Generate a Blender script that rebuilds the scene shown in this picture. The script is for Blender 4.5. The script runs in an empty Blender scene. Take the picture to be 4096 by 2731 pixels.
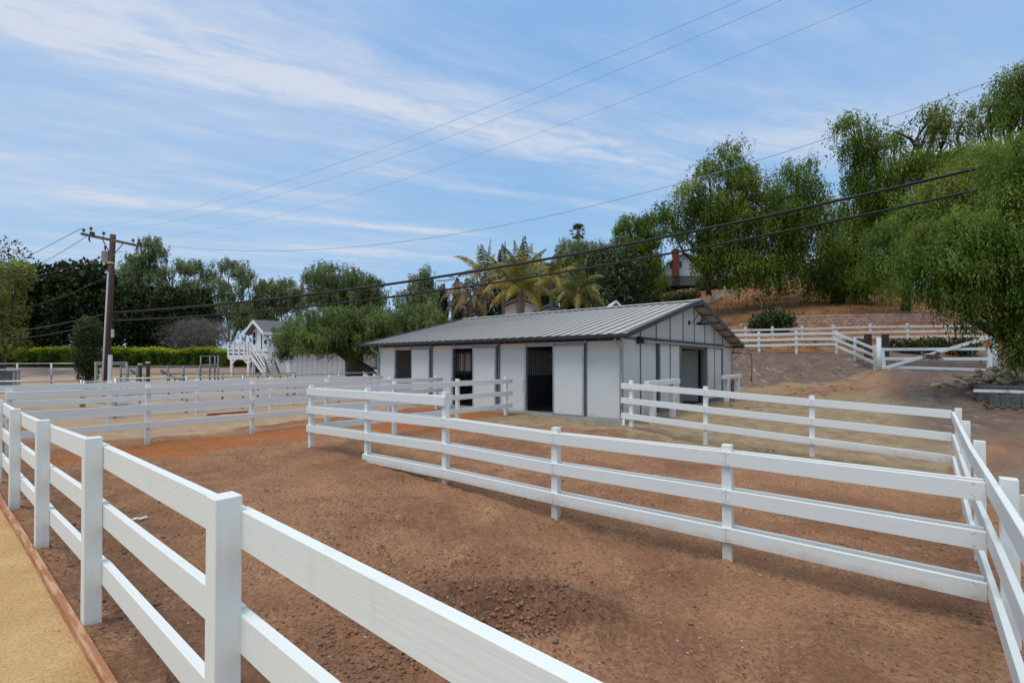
import bpy, math, random
import numpy as np
from mathutils import Vector, Matrix

random.seed(7)
rng = np.random.default_rng(7)
S = bpy.context.scene
COL = S.collection

# ------------------------------------------------------------------ camera, sky, sun, exposure
CAM_Z = 1.72
FPX, CX, HY = 1908.0, 2048.0, 1447.0
cam_d = bpy.data.cameras.new("camera")
cam = bpy.data.objects.new("camera", cam_d)
COL.objects.link(cam)
cam.location = (0, 0, CAM_Z)
PITCH = math.radians(0.7)
cam.rotation_euler = (math.radians(90) + PITCH, 0, 0)
cam_d.sensor_width = 36.0
cam_d.lens = FPX / 4096 * 36.0
cam_d.shift_y = (HY - FPX * math.tan(PITCH) - 1365.5) / 4096
cam_d.clip_start = 0.05
cam_d.clip_end = 3000
S.camera = cam

SUN_DIR = Vector((-0.30, -0.34, 1.0)).normalized()      # towards the sun
SUN_EL = math.asin(SUN_DIR.z)
SUN_AZ = math.atan2(SUN_DIR.x, SUN_DIR.y)
sl = bpy.data.lights.new("sun", 'SUN')
sl.energy = 1.5
sl.angle = math.radians(30)
sl.color = (1.0, 0.94, 0.84)
so = bpy.data.objects.new("sun", sl)
COL.objects.link(so)
so.rotation_euler = SUN_DIR.to_track_quat('Z', 'Y').to_euler()

S.view_settings.view_transform = 'Standard'
S.view_settings.look = 'None'
S.view_settings.gamma = 1
S.view_settings.use_curve_mapping = False
S.view_settings.exposure = 0.24


class NT:
    """small node-tree helper"""
    def __init__(s, tree):
        s.t = tree
        s.n = tree.nodes
        s.l = tree.links

    def node(s, kind, **kw):
        n = s.n.new(kind)
        for k, v in kw.items():
            if k.startswith('i_'):
                key = k[2:]
                key = int(key) if key.isdigit() else key.replace('_', ' ')
                sock = n.inputs[key]
                if hasattr(v, 'is_linked'):
                    s.l.new(v, sock)
                else:
                    sock.default_value = v
            else:
                setattr(n, k, v)
        return n

    def math(s, op, a, b=None, c=None, clamp=False):
        n = s.n.new('ShaderNodeMath')
        n.operation = op
        n.use_clamp = clamp
        for i, v in enumerate((a, b, c)):
            if v is None:
                continue
            if hasattr(v, 'is_linked'):
                s.l.new(v, n.inputs[i])
            else:
                n.inputs[i].default_value = v
        return n.outputs[0]

    def mix(s, f, a, b, mode='MIX'):
        n = s.n.new('ShaderNodeMixRGB')
        n.blend_type = mode
        for i, v in enumerate((f, a, b)):
            if hasattr(v, 'is_linked'):
                s.l.new(v, n.inputs[i])
            elif i == 0:
                n.inputs[0].default_value = v
            else:
                n.inputs[i].default_value = (*v, 1) if len(v) == 3 else v
        return n.outputs[0]

    def ramp(s, f, lo, hi, a=0.0, b=1.0):
        n = s.n.new('ShaderNodeMapRange')
        n.interpolation_type = 'SMOOTHSTEP'
        s.l.new(f, n.inputs[0])
        n.inputs[1].default_value = lo
        n.inputs[2].default_value = hi
        n.inputs[3].default_value = a
        n.inputs[4].default_value = b
        return n.outputs[0]

    def noise(s, vec, scale, detail=4, rough=0.55, dist=0.0):
        n = s.n.new('ShaderNodeTexNoise')
        if vec is not None:
            s.l.new(vec, n.inputs['Vector'])
        n.inputs['Scale'].default_value = scale
        n.inputs['Detail'].default_value = detail
        n.inputs['Roughness'].default_value = rough
        n.inputs['Distortion'].default_value = dist
        return n.outputs[0]

    def vmul(s, vec, v):
        n = s.n.new('ShaderNodeVectorMath')
        n.operation = 'MULTIPLY'
        s.l.new(vec, n.inputs[0])
        n.inputs[1].default_value = v
        return n.outputs[0]


def build_world():
    w = bpy.data.worlds.new("World")
    S.world = w
    w.use_nodes = True
    w.node_tree.nodes.clear()
    T = NT(w.node_tree)
    out = T.node('ShaderNodeOutputWorld')
    bg = T.node('ShaderNodeBackground')
    bg.inputs['Strength'].default_value = 0.10
    T.l.new(bg.outputs[0], out.inputs[0])
    sky = T.node('ShaderNodeTexSky')
    sky.sky_type = 'NISHITA'
    sky.sun_disc = False
    sky.sun_elevation = SUN_EL
    sky.sun_rotation = SUN_AZ
    sky.altitude = 100
    sky.air_density = 1.0
    sky.dust_density = 1.2
    sky.ozone_density = 1.6
    tc = T.node('ShaderNodeTexCoord')
    sep = T.node('ShaderNodeSeparateXYZ')
    T.l.new(tc.outputs['Generated'], sep.inputs[0])
    x, y, z = sep.outputs
    zz = T.math('ADD', T.math('MAXIMUM', z, 0.0), 0.025)
    xp = T.math('DIVIDE', x, zz)
    yp = T.math('DIVIDE', y, zz)
    # cloud-layer coordinates: s along the streaks, t across
    s_ = T.math('ADD', T.math('MULTIPLY', xp, 0.92), T.math('MULTIPLY', yp, 0.40))
    t_ = T.math('SUBTRACT', T.math('MULTIPLY', yp, 0.92), T.math('MULTIPLY', xp, 0.40))
    cv = T.node('ShaderNodeCombineXYZ')
    T.l.new(s_, cv.inputs[0])
    T.l.new(t_, cv.inputs[1])
    vec = cv.outputs[0]
    warp = T.math('SUBTRACT', T.noise(T.vmul(vec, (0.9, 1.3, 1)), 1.0, 3), 0.5)
    tw = T.math('ADD', t_, T.math('MULTIPLY', warp, 0.30))
    cw = T.node('ShaderNodeCombineXYZ')
    T.l.new(s_, cw.inputs[0])
    T.l.new(tw, cw.inputs[1])
    wv = cw.outputs[0]
    fine = T.noise(T.vmul(wv, (1.1, 6.0, 1)), 1.0, 8, 0.62, 0.4)
    puff = T.noise(T.vmul(wv, (3.2, 7.0, 1)), 1.3, 8, 0.65, 0.6)
    broad = T.noise(T.vmul(wv, (0.35, 0.8, 1)), 1.0, 4, 0.5)
    high = T.noise(T.vmul(vec, (0.7, 2.1, 1)), 1.7, 6, 0.6)

    def band(tc0, wid, s0, s1, soft):
        d = T.math('DIVIDE', T.math('SUBTRACT', tw, tc0), wid)
        g = T.math('EXPONENT', T.math('MULTIPLY', T.math('MULTIPLY', d, d), -1.0))
        a = T.ramp(s_, s0 - soft, s0 + soft)
        b = T.ramp(s_, s1 - soft, s1 + soft, 1.0, 0.0)
        return T.math('MULTIPLY', g, T.math('MULTIPLY', a, b))
    tot = None
    for (c0, wid, s0, s1, soft, amp) in (
            (1.72, 0.17, -2.4, -0.10, 0.50, 0.85), (1.50, 0.20, -1.8, 0.10, 0.45, 0.42), (1.80, 0.10, -0.3, 1.6, 0.35, 0.62), (1.72, 0.26, 0.1, 2.0, 0.5, 0.48), (2.05, 0.22, 1.0, 2.6, 0.5, 0.40), (1.25, 0.22, 1.3, 3.0, 0.6, 0.45),
            (2.42, 0.07, 0.15, 1.9, 0.25, 0.60), (3.28, 0.085, -1.15, 1.0, 0.30, 0.85), (4.05, 0.15, -0.3, 2.2, 0.4, 0.7), (2.85, 0.14, -2.5, 0.4, 0.6, 0.35),
            (5.6, 0.25, -2.5, 3.5, 0.6, 0.45), (7.6, 0.5, -4, 5, 1.0, 0.4)):
        b = T.math('MULTIPLY', band(c0, wid, s0, s1, soft), amp)
        tot = b if tot is None else T.math('ADD', tot, b)
    brk = T.math('ADD', T.math('ADD', T.math('MULTIPLY', T.ramp(fine, 0.28, 0.72), 0.45), T.math('MULTIPLY', T.ramp(puff, 0.32, 0.72), 0.42)), 0.16)
    streak = T.math('MULTIPLY', tot, brk)
    veil = T.math('MULTIPLY', T.ramp(broad, 0.36, 0.66), T.ramp(fine, 0.25, 0.8, 0.35, 1.0))
    veil = T.math('MULTIPLY', veil, 0.50)
    # the thin veil is thicker towards the west (left) of the frame and towards the horizon
    left = T.ramp(x, -0.80, 0.10, 0.36, 0.0)
    wisps = T.math('MULTIPLY', T.ramp(high, 0.42, 0.80), 0.34)
    right = T.math('MULTIPLY', T.ramp(x, 0.30, 0.75), T.ramp(broad, 0.30, 0.62, 0.12, 0.42))
    amt = T.math('ADD', T.math('ADD', streak, veil), T.math('ADD', T.math('ADD', left, right), wisps), clamp=True)
    amt = T.math('ADD', T.math('MULTIPLY', amt, 0.82), 0.14, clamp=True)
    # clear air: deep above, pale blue low down
    clear = T.mix(T.ramp(z, 0.10, 0.60), (2.75, 5.0, 7.3), (1.45, 3.65, 7.1))
    skyc = T.mix(0.85, sky.outputs[0], clear)
    cloudc = T.mix(T.ramp(amt, 0.15, 0.95), (3.95, 5.1, 7.1), (5.75, 6.15, 7.05))
    cloudc = T.mix(T.ramp(z, 0.05, 0.26, 0.75, 0.0), cloudc, (3.8, 4.9, 6.8))
    col = T.mix(T.math('MULTIPLY', amt, 0.94), skyc, cloudc)
    # thin bright overcast overhead
    col = T.mix(T.ramp(z, 0.58, 0.88, 0.0, 0.9), col, (8.3, 8.6, 8.7))
    T.l.new(col, bg.inputs['Color'])


build_world()

# ------------------------------------------------------------------ frames
CA, SA = 0.778, 0.6283
ROT = -math.atan2(SA, CA)


def PQ(p, q, z=0.0):
    """stable-yard frame (p along the barn front, q away from it) -> world"""
    return Vector((CA * p + SA * q, -SA * p + CA * q, z))


def at(px, py, Y):
    """photo pixel at a chosen distance -> world point"""
    return Vector(((px - CX) / FPX * Y, Y, CAM_Z + (HY - py) / FPX * Y))


# ------------------------------------------------------------------ noise and terrain
def _hash(ix, iy, seed):
    h = (ix.astype(np.int64) * 374761393 + iy.astype(np.int64) * 668265263 + seed * 1442695041) & 0x7fffffff
    h = (h ^ (h >> 13)) * 1274126177 & 0x7fffffff
    h = h ^ (h >> 16)
    return (h & 0xffff) / 65535.0


def vnoise(x, y, seed=0):
    ix, iy = np.floor(x), np.floor(y)
    fx, fy = x - ix, y - iy
    fx = fx * fx * fx * (fx * (fx * 6 - 15) + 10)
    fy = fy * fy * fy * (fy * (fy * 6 - 15) + 10)
    a = _hash(ix, iy, seed); b = _hash(ix + 1, iy, seed)
    c = _hash(ix, iy + 1, seed); d = _hash(ix + 1, iy + 1, seed)
    return (a * (1 - fx) + b * fx) * (1 - fy) + (c * (1 - fx) + d * fx) * fy


def fbm(x, y, oct=4, seed=0, gain=0.5):
    v = np.zeros_like(x); a = 1.0; t = 0.0
    for i in range(oct):
        v += a * vnoise(x * 2.03 ** i + i * 17.3, y * 2.03 ** i - i * 9.1, seed + i)
        t += a; a *= gain
    return v / t


CTRL = []
for p, q, z in [(-1.92, .7, 0), (-4, .7, 0), (-6, .7, -.01), (-8, .7, -.04), (-10, .7, -.06), (-14, .7, -.05), (.4, .7, -.03), (3, .7, -.1), (-20, .7, 0),
                (-4, -1, 0), (0, -1, 0), (0, -5, 0), (-10, -1, 0), (-10, -5, 0), (4, -4, 0), (-20, -5, 0), (-2, .3, 0), (-6, .3, 0), (-9, .3, -.02),
                (-1.33, 5.09, -.325), (-3.39, 5.09, -.29), (-5.42, 5.09, -.157), (-7.47, 5.09, -.09), (-9.46, 5.09, -.08),
                (-9.46, 7.19, -.06), (-9.46, 9.32, .05), (-9.46, 11.4, .06), (-12.8, 3.13, -.07), (-12.8, 5.31, -.09), (-12.8, 11, .03),
                (-16.1, 3.1, -.03), (-16.1, 5.2, -.07), (-16.1, 11, .03), (-6, 12.1, -.05), (-8, 12.1, .04), (-10, 12.1, .06), (-13, 12.1, .05), (-17, 12.1, .03),
                (-5.5, 14, .05), (-5.5, 17, .06), (-5.5, 20, .09), (-5.5, 23.5, .08), (-12, 17, 0), (-12, 23, .05), (-18, 18, 0), (-9, 15, 0), (-15, 15, 0),
                (-5.1, 11, .08), (-3.3, 11, -.16), (-1.3, 11, -.19), (.75, 11, -.35), (.67, 8.7, -.38), (.59, 6.7, -.34), (.52, 4.65, -.25), (.42, 2.6, -.2),
                (-2, 3, -.2), (-4, 3, -.13), (-6, 3, -.06), (-3, 8, -.25), (-6, 8, -.1), (-8, 8, -.04), (-4.5, 12.6, .02)]:
    w = PQ(p, q)
    CTRL.append((w.x, w.y, z))
for u, Y, z in [(1.03, 13, .38), (1.3, 13, .5), (.8, 12, .1), (.9, 9.5, -.25), (1.1, 8, -.3), (1.3, 5, -.3), (1.0, 6, -.33), (.6, 14, .02), (.7, 16, .38), (.5, 20, .1),
                (1.6, 20, 1.3), (1.6, 30, 2.2), (1.3, 45, 5), (1.3, 60, 9), (1.3, 90, 14), (1.0, 150, 20), (.4, 150, 19), (0, 150, 4), (-.6, 150, .5), (-1.2, 150, .5),
                (-1.3, 60, 0), (-1.0, 40, .0), (-.6, 40, .1), (-1.0, 55, .15), (-.5, 55, .2), (-.2, 60, .5), (-.1, 40, .2), (.1, 60, 3), (.25, 60, 7), (.2, 40, 1.6), (.1, 32, .5),
                (-1.2, 25, -.05), (-.9, 25, -.08), (-.6, 28, 0), (-3, 10, 0), (-3, 30, 0), (3, 5, -.3), (3, 15, .3), (0, -30, 0), (30, -30, 0), (-30, -30, 0),
                (-1, 400, 0), (0, 400, 4), (1, 400, 18)]:
    CTRL.append((u * Y, Y, z))
for px, py, Y in [(3020, 1519, 25.5), (2960, 1512, 26), (2960, 1404, 28.3), (3036, 1404, 28), (3185, 1414, 28), (3346, 1414, 28), (3346, 1510, 25), (3185, 1515, 25.3), (3100, 1416, 28),
                  (3420, 1440, 26), (3500, 1481, 24), (3516, 1478, 23.5), (3740, 1482, 23.5), (3970, 1485, 23.5), (3750, 1440, 28), (3750, 1425, 32), (4000, 1440, 28),
                  (3700, 1540, 18), (3600, 1600, 15.5), (3300, 1560, 20), (3200, 1590, 18), (3000, 1597, 21), (3450, 1640, 13), (3000, 1655, 14.5), (2960, 1600, 19.5),
                  (3420, 1520, 22.5), (3600, 1355, 34), (3200, 1362, 34), (2900, 1370, 33), (3900, 1350, 34), (3200, 1317, 40), (3500, 1312, 40), (2900, 1332, 40),
                  (3200, 1272, 41), (3500, 1264, 41), (2950, 1302, 41), (3345, 1213, 52), (3000, 1230, 50), (3100, 1110, 72), (2905, 1185, 61), (2805, 1222, 61), (2836, 1212, 61), (2868, 1199, 61), (2932, 1181, 62), (2775, 1236, 61),
                  (2700, 1160, 80), (2500, 1210, 70), (3700, 1220, 55), (4000, 1210, 55), (4000, 1330, 38), (4000, 1255, 41), (3300, 1112, 72), (3150, 1160, 60)]:
    w = at(px, py, Y)
    CTRL.append((w.x, w.y, w.z))
CT = np.array(CTRL)


def _phi(d2):
    return np.sqrt(d2 + 0.25)


def _solve():
    d2 = (CT[:, None, 0] - CT[None, :, 0]) ** 2 + (CT[:, None, 1] - CT[None, :, 1]) ** 2
    n = len(CT)
    A = np.zeros((n + 1, n + 1))
    A[:n, :n] = _phi(d2) - np.eye(n) * 0.03
    A[:n, n] = 1; A[n, :n] = 1
    return np.linalg.solve(A, np.append(CT[:, 2], 0))


WT = _solve()


def gz(X, Y):
    X = np.asarray(X, float); Y = np.asarray(Y, float)
    out = np.full(X.shape, WT[-1])
    for i in range(len(CT)):
        out += WT[i] * _phi((X - CT[i, 0]) ** 2 + (Y - CT[i, 1]) ** 2)
    return out


def gz1(v):
    return float(gz(np.array([v[0]]), np.array([v[1]]))[0])


def gpq(p, q):
    return gz1(PQ(p, q))


# ------------------------------------------------------------------ materials
def mat(name, base, rough=0.7, metal=0.0, spec=0.3, var=0.0, vscale=3.0, stretch=(1, 1, 1), bump=0.0, bscale=40.0, col2=None, thr=(0.4, 0.65), coord='Object'):
    m = bpy.data.materials.new(name)
    m.use_nodes = True
    T = NT(m.node_tree)
    b = m.node_tree.nodes['Principled BSDF']
    b.inputs['Roughness'].default_value = rough
    b.inputs['Metallic'].default_value = metal
    b.inputs['Specular IOR Level'].default_value = spec
    tc = T.node('ShaderNodeTexCoord')
    v = T.vmul(tc.outputs[coord], stretch)
    n = T.noise(v, vscale, 5)
    c = tuple(base)
    if col2 is not None:
        cs = T.mix(T.ramp(n, *thr), c, tuple(col2))
    else:
        lo = tuple(k * (1 - var) for k in c)
        hi = tuple(min(1, k * (1 + var)) for k in c)
        cs = T.mix(T.ramp(n, 0.25, 0.75), lo, hi)
    T.l.new(cs, b.inputs['Base Color'])
    if bump:
        bn = T.node('ShaderNodeBump')
        bn.inputs['Strength'].default_value = bump
        bn.inputs['Distance'].default_value = 0.02
        T.l.new(T.noise(v, bscale, 4), bn.inputs['Height'])
        T.l.new(bn.outputs[0], b.inputs['Normal'])
    return m


WHITE_P = mat('white_paint_along', (.765, .80, .775), .5, var=.02, vscale=3, stretch=(.6, 14, 14), bump=.07, bscale=5)
WHITE_Q = mat('white_paint_across', (.765, .80, .775), .5, var=.02, vscale=3, stretch=(14, .6, 14), bump=.07, bscale=5)
WHITE_V = mat('white_paint_post', (.765, .80, .775), .5, var=.025, vscale=4, stretch=(6, 6, .8), bump=.07, bscale=6)
WHITE_OLD = mat('weathered_white_paint', (.68, .68, .66), .7, vscale=5, col2=(.42, .40, .37), thr=(.52, .72), bump=.3, bscale=20)
NAIL = mat('nail_steel', (.18, .17, .16), .5, metal=.6)
PANEL = mat('barn_panel', (.66, .69, .675), .55, var=.025, vscale=1.2, bump=.05, bscale=60)
PANEL_G = mat('barn_gable_panel', (.66, .665, .62), .6, var=.05, vscale=1.1, bump=.06, bscale=60)
GALV = mat('galvanised_steel', (.42, .45, .46), .42, metal=.55, var=.18, vscale=9)
GALV_D = mat('dull_galvanised_steel', (.16, .185, .185), .55, metal=.3, var=.2, vscale=7)
ROOF = mat('pale_metal_roofing', (.42, .42, .40), .65, spec=.18, var=.06, vscale=.8)
ROOF_RIB = mat('rib_side_shade_and_screw', (.13, .135, .135), .65, spec=.15, var=.1)  # rib sides coloured dark to imitate their shadow lines; also the screw heads
CHAR = mat('charcoal_trim', (.045, .050, .062), .45, var=.1)
BLACK = mat('black_enamel', (.012, .012, .013), .35, var=.1)
DARKWOOD = mat('dark_stall_board', (.15, .15, .15), .7, var=.25, vscale=4, stretch=(1, 1, 8))
CONC = mat('concrete', (.36, .36, .33), .85, var=.14, vscale=2.5, bump=.15, bscale=30)
SOILIN = mat('stall_floor_dirt', (.36, .25, .17), .9, var=.2)
REDWOOD = mat('redwood_board', (.40, .17, .085), .8, vscale=3, col2=(.55, .33, .19), thr=(.45, .62), stretch=(1, 8, 8), bump=.3, bscale=14)
POLEWOOD = mat('creosote_pole_wood', (.085, .048, .036), .8, var=.3, vscale=5, stretch=(8, 8, .5), bump=.4, bscale=8)
GREYWOOD = mat('weathered_grey_wood', (.16, .15, .13), .85, var=.3, vscale=5, bump=.3, bscale=18)
BROWNWOOD = mat('brown_post_wood', (.075, .055, .042), .85, var=.3, vscale=5, stretch=(8, 8, 1), bump=.3, bscale=14)
BARK = mat('pepper_tree_bark', (.060, .046, .036), .9, var=.35, vscale=4, stretch=(4, 4, 1), bump=.5, bscale=10)
PALEBARK = mat('grey_bark', (.16, .14, .12), .9, var=.3, vscale=4, stretch=(4, 4, 1), bump=.4, bscale=10)
TRANSF = mat('transformer_grey', (.42, .46, .48), .45, var=.05)
INSUL = mat('insulator_glaze', (.07, .045, .045), .25, var=.1)
CABLE = mat('black_cable', (.022, .022, .024), .6, var=.2, vscale=6)
WIRE = mat('dull_wire', (.10, .12, .14), .6)
WIRE_PALE = mat('sky_tinted_wire', (.30, .37, .44), .7)  # sky tint put into the colour so the thin wires fade out
DECKDARK = mat('dark_deck_wood', (.018, .017, .017), .8, var=.2)
GLASS_D = mat('dark_window_glass', (.03, .035, .045), .12, spec=.6)
BRICKRED = mat('chimney_brick', (.15, .045, .032), .85, var=.2, vscale=12, bump=.3, bscale=30)
STUCCO = mat('grey_stucco', (.44, .46, .46), .85, var=.06, vscale=2)
STUCCO_P = mat('pink_stucco', (.52, .40, .37), .85, var=.06, vscale=2)
SHINGLE = mat('grey_shingle', (.12, .125, .13), .85, var=.25, vscale=9, stretch=(1, 1, 3), bump=.3, bscale=20)
TILE = mat('brown_roof_tile', (.17, .12, .10), .85, var=.25, vscale=8)
SIDING_W = mat('white_siding', (.74, .75, .76), .6, var=.04, vscale=2)
SIDING_G = mat('shaded_shed_siding', (.54, .54, .53), .7, var=.06, vscale=2)  # white siding with the pepper tree's shade put into its grey
GREENDOOR = mat('dark_green_door', (.02, .045, .04), .6, var=.1)
RUBBER_RED = mat('red_hose_rubber', (.30, .03, .035), .5, var=.2)
PAVER = mat('grey_paver', (.115, .12, .115), .9, var=.3, vscale=6, bump=.3, bscale=30)
PAVER_L = mat('dusty_paver_end', (.30, .29, .26), .9, var=.2, vscale=6, bump=.3, bscale=30)
ROCK = mat('tan_rock', (.48, .39, .28), .9, var=.3, vscale=6, bump=.5, bscale=12)
PALLETWOOD = mat('pallet_wood', (.27, .17, .11), .85, var=.3, vscale=6, stretch=(1, 6, 6))
YELLOWCHIP = mat('pine_offcut', (.62, .38, .17), .8, var=.15, vscale=8)
PLASTIC = mat('clear_plastic_scrap', (.72, .74, .76), .2, spec=.6)
BRONZE = mat('rusted_horse_steel', (.09, .075, .068), .7, var=.4, vscale=8)
TWIG = mat('dead_grey_twig', (.20, .18, .165), .95, var=.3)
RETAIN = mat('retaining_block', (.47, .305, .235), .9, var=.28, vscale=2.3, bump=.5, bscale=14)


def block_wall_mat():
    m = bpy.data.materials.new('tan_block_wall')
    m.use_nodes = True
    T = NT(m.node_tree)
    b = m.node_tree.nodes['Principled BSDF']
    b.inputs['Roughness'].default_value = .9
    tc = T.node('ShaderNodeTexCoord')
    sp = T.node('ShaderNodeSeparateXYZ')
    T.l.new(tc.outputs['Object'], sp.inputs[0])
    cb = T.node('ShaderNodeCombineXYZ')
    T.l.new(sp.outputs[0], cb.inputs[0]); T.l.new(sp.outputs[2], cb.inputs[1])
    br = T.node('ShaderNodeTexBrick')
    T.l.new(cb.outputs[0], br.inputs['Vector'])
    br.inputs['Color1'].default_value = (.66, .49, .40, 1)
    br.inputs['Color2'].default_value = (.58, .44, .36, 1)
    br.inputs['Mortar'].default_value = (.36, .27, .23, 1)
    br.inputs['Scale'].default_value = 1.0
    br.inputs['Brick Width'].default_value = .48
    br.inputs['Row Height'].default_value = .24
    br.inputs['Mortar Size'].default_value = .025
    c = T.mix(T.noise(tc.outputs['Object'], 1.0, 4), br.outputs[0], (.52, .40, .33))
    T.l.new(T.mix(.5, br.outputs[0], c), b.inputs['Base Color'])
    return m


BLOCKW = block_wall_mat()


def add_splash(m, h0, col, amt):
    """dust and mud splashed up from the ground, ragged along its upper edge"""
    T = NT(m.node_tree)
    b = m.node_tree.nodes['Principled BSDF']
    base = b.inputs['Base Color'].links[0].from_socket
    tc = T.node('ShaderNodeTexCoord')
    sp = T.node('ShaderNodeSeparateXYZ')
    T.l.new(tc.outputs['Object'], sp.inputs[0])
    n = T.noise(tc.outputs['Object'], 3.0, 6, .7)
    w = T.math('SUBTRACT', sp.outputs[2], T.math('MULTIPLY', n, h0 * 2.2))
    f = T.math('MULTIPLY', T.ramp(w, -h0, h0 * .2, 1.0, 0.0), T.ramp(T.noise(tc.outputs['Object'], 18, 5, .7), .25, .65, .35, 1))
    f2 = T.math('MULTIPLY', T.ramp(T.noise(T.vmul(tc.outputs['Object'], (4, 4, .7)), 2.2, 6, .7), .58, .78), .16)
    f = T.math('ADD', T.math('MULTIPLY', f, amt), f2, clamp=True)
    T.l.new(T.mix(f, base, col), b.inputs['Base Color'])


add_splash(PANEL, .24, (.40, .29, .20), .5)
add_splash(PANEL_G, .24, (.38, .29, .21), .5)
for m_ in (WHITE_P, WHITE_Q, WHITE_V):
    add_splash(m_, .10, (.36, .25, .17), .45)


def leaf_mat(name, dark, light, yellow, trans=.25, spec=.45):
    m = bpy.data.materials.new(name)
    m.use_nodes = True
    T = NT(m.node_tree)
    m.node_tree.nodes.clear()
    out = T.node('ShaderNodeOutputMaterial')
    a = T.node('ShaderNodeAttribute', attribute_name='tint')
    sp = T.node('ShaderNodeSeparateColor')
    T.l.new(a.outputs['Color'], sp.inputs[0])
    c = T.mix(sp.outputs[0], dark, light)
    c = T.mix(sp.outputs[1], c, yellow)
    d = T.node('ShaderNodeBsdfPrincipled')
    d.inputs['Roughness'].default_value = .42
    d.inputs['Specular IOR Level'].default_value = spec
    T.l.new(c, d.inputs['Base Color'])
    t = T.node('ShaderNodeBsdfTranslucent')
    T.l.new(c, t.inputs['Color'])
    mx = T.node('ShaderNodeMixShader')
    mx.inputs[0].default_value = trans
    T.l.new(d.outputs[0], mx.inputs[1]); T.l.new(t.outputs[0], mx.inputs[2])
    T.l.new(mx.outputs[0], out.inputs[0])
    return m


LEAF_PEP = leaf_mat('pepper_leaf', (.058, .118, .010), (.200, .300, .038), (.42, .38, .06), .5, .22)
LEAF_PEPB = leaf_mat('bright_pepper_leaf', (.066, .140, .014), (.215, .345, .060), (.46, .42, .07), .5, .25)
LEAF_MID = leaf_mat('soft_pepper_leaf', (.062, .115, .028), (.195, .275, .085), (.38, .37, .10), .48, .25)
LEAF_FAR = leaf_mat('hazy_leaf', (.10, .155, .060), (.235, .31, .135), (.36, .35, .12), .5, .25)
LEAF_DARK = leaf_mat('dark_evergreen_leaf', (.016, .030, .010), (.048, .078, .022), (.12, .13, .025), .3, .12)
LEAF_HEDGE = leaf_mat('hedge_leaf', (.034, .075, .010), (.20, .34, .03), (.72, .76, .06), .45)
LEAF_CYP = leaf_mat('cypress_leaf', (.020, .034, .016), (.045, .075, .028), (.11, .10, .03), .1, .15)
LEAF_COL = leaf_mat('column_leaf', (.035, .060, .020), (.095, .14, .045), (.20, .17, .05), .25, .15)
LEAF_PALM = leaf_mat('palm_leaflet', (.055, .085, .022), (.15, .19, .045), (.50, .36, .06), .3)
LEAF_PALMB = leaf_mat('dry_palm_leaflet', (.10, .075, .030), (.22, .15, .05), (.34, .22, .07), .3)
LEAF_LIME = leaf_mat('lime_leaf', (.12, .17, .03), (.30, .38, .07), (.48, .46, .10), .5)
LEAF_BUSH = leaf_mat('bush_leaf', (.020, .045, .012), (.065, .12, .03), (.16, .16, .04), .25)
GRASS_DRY = leaf_mat('dry_grass_blade', (.19, .085, .035), (.36, .19, .085), (.50, .34, .16), .25)


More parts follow.
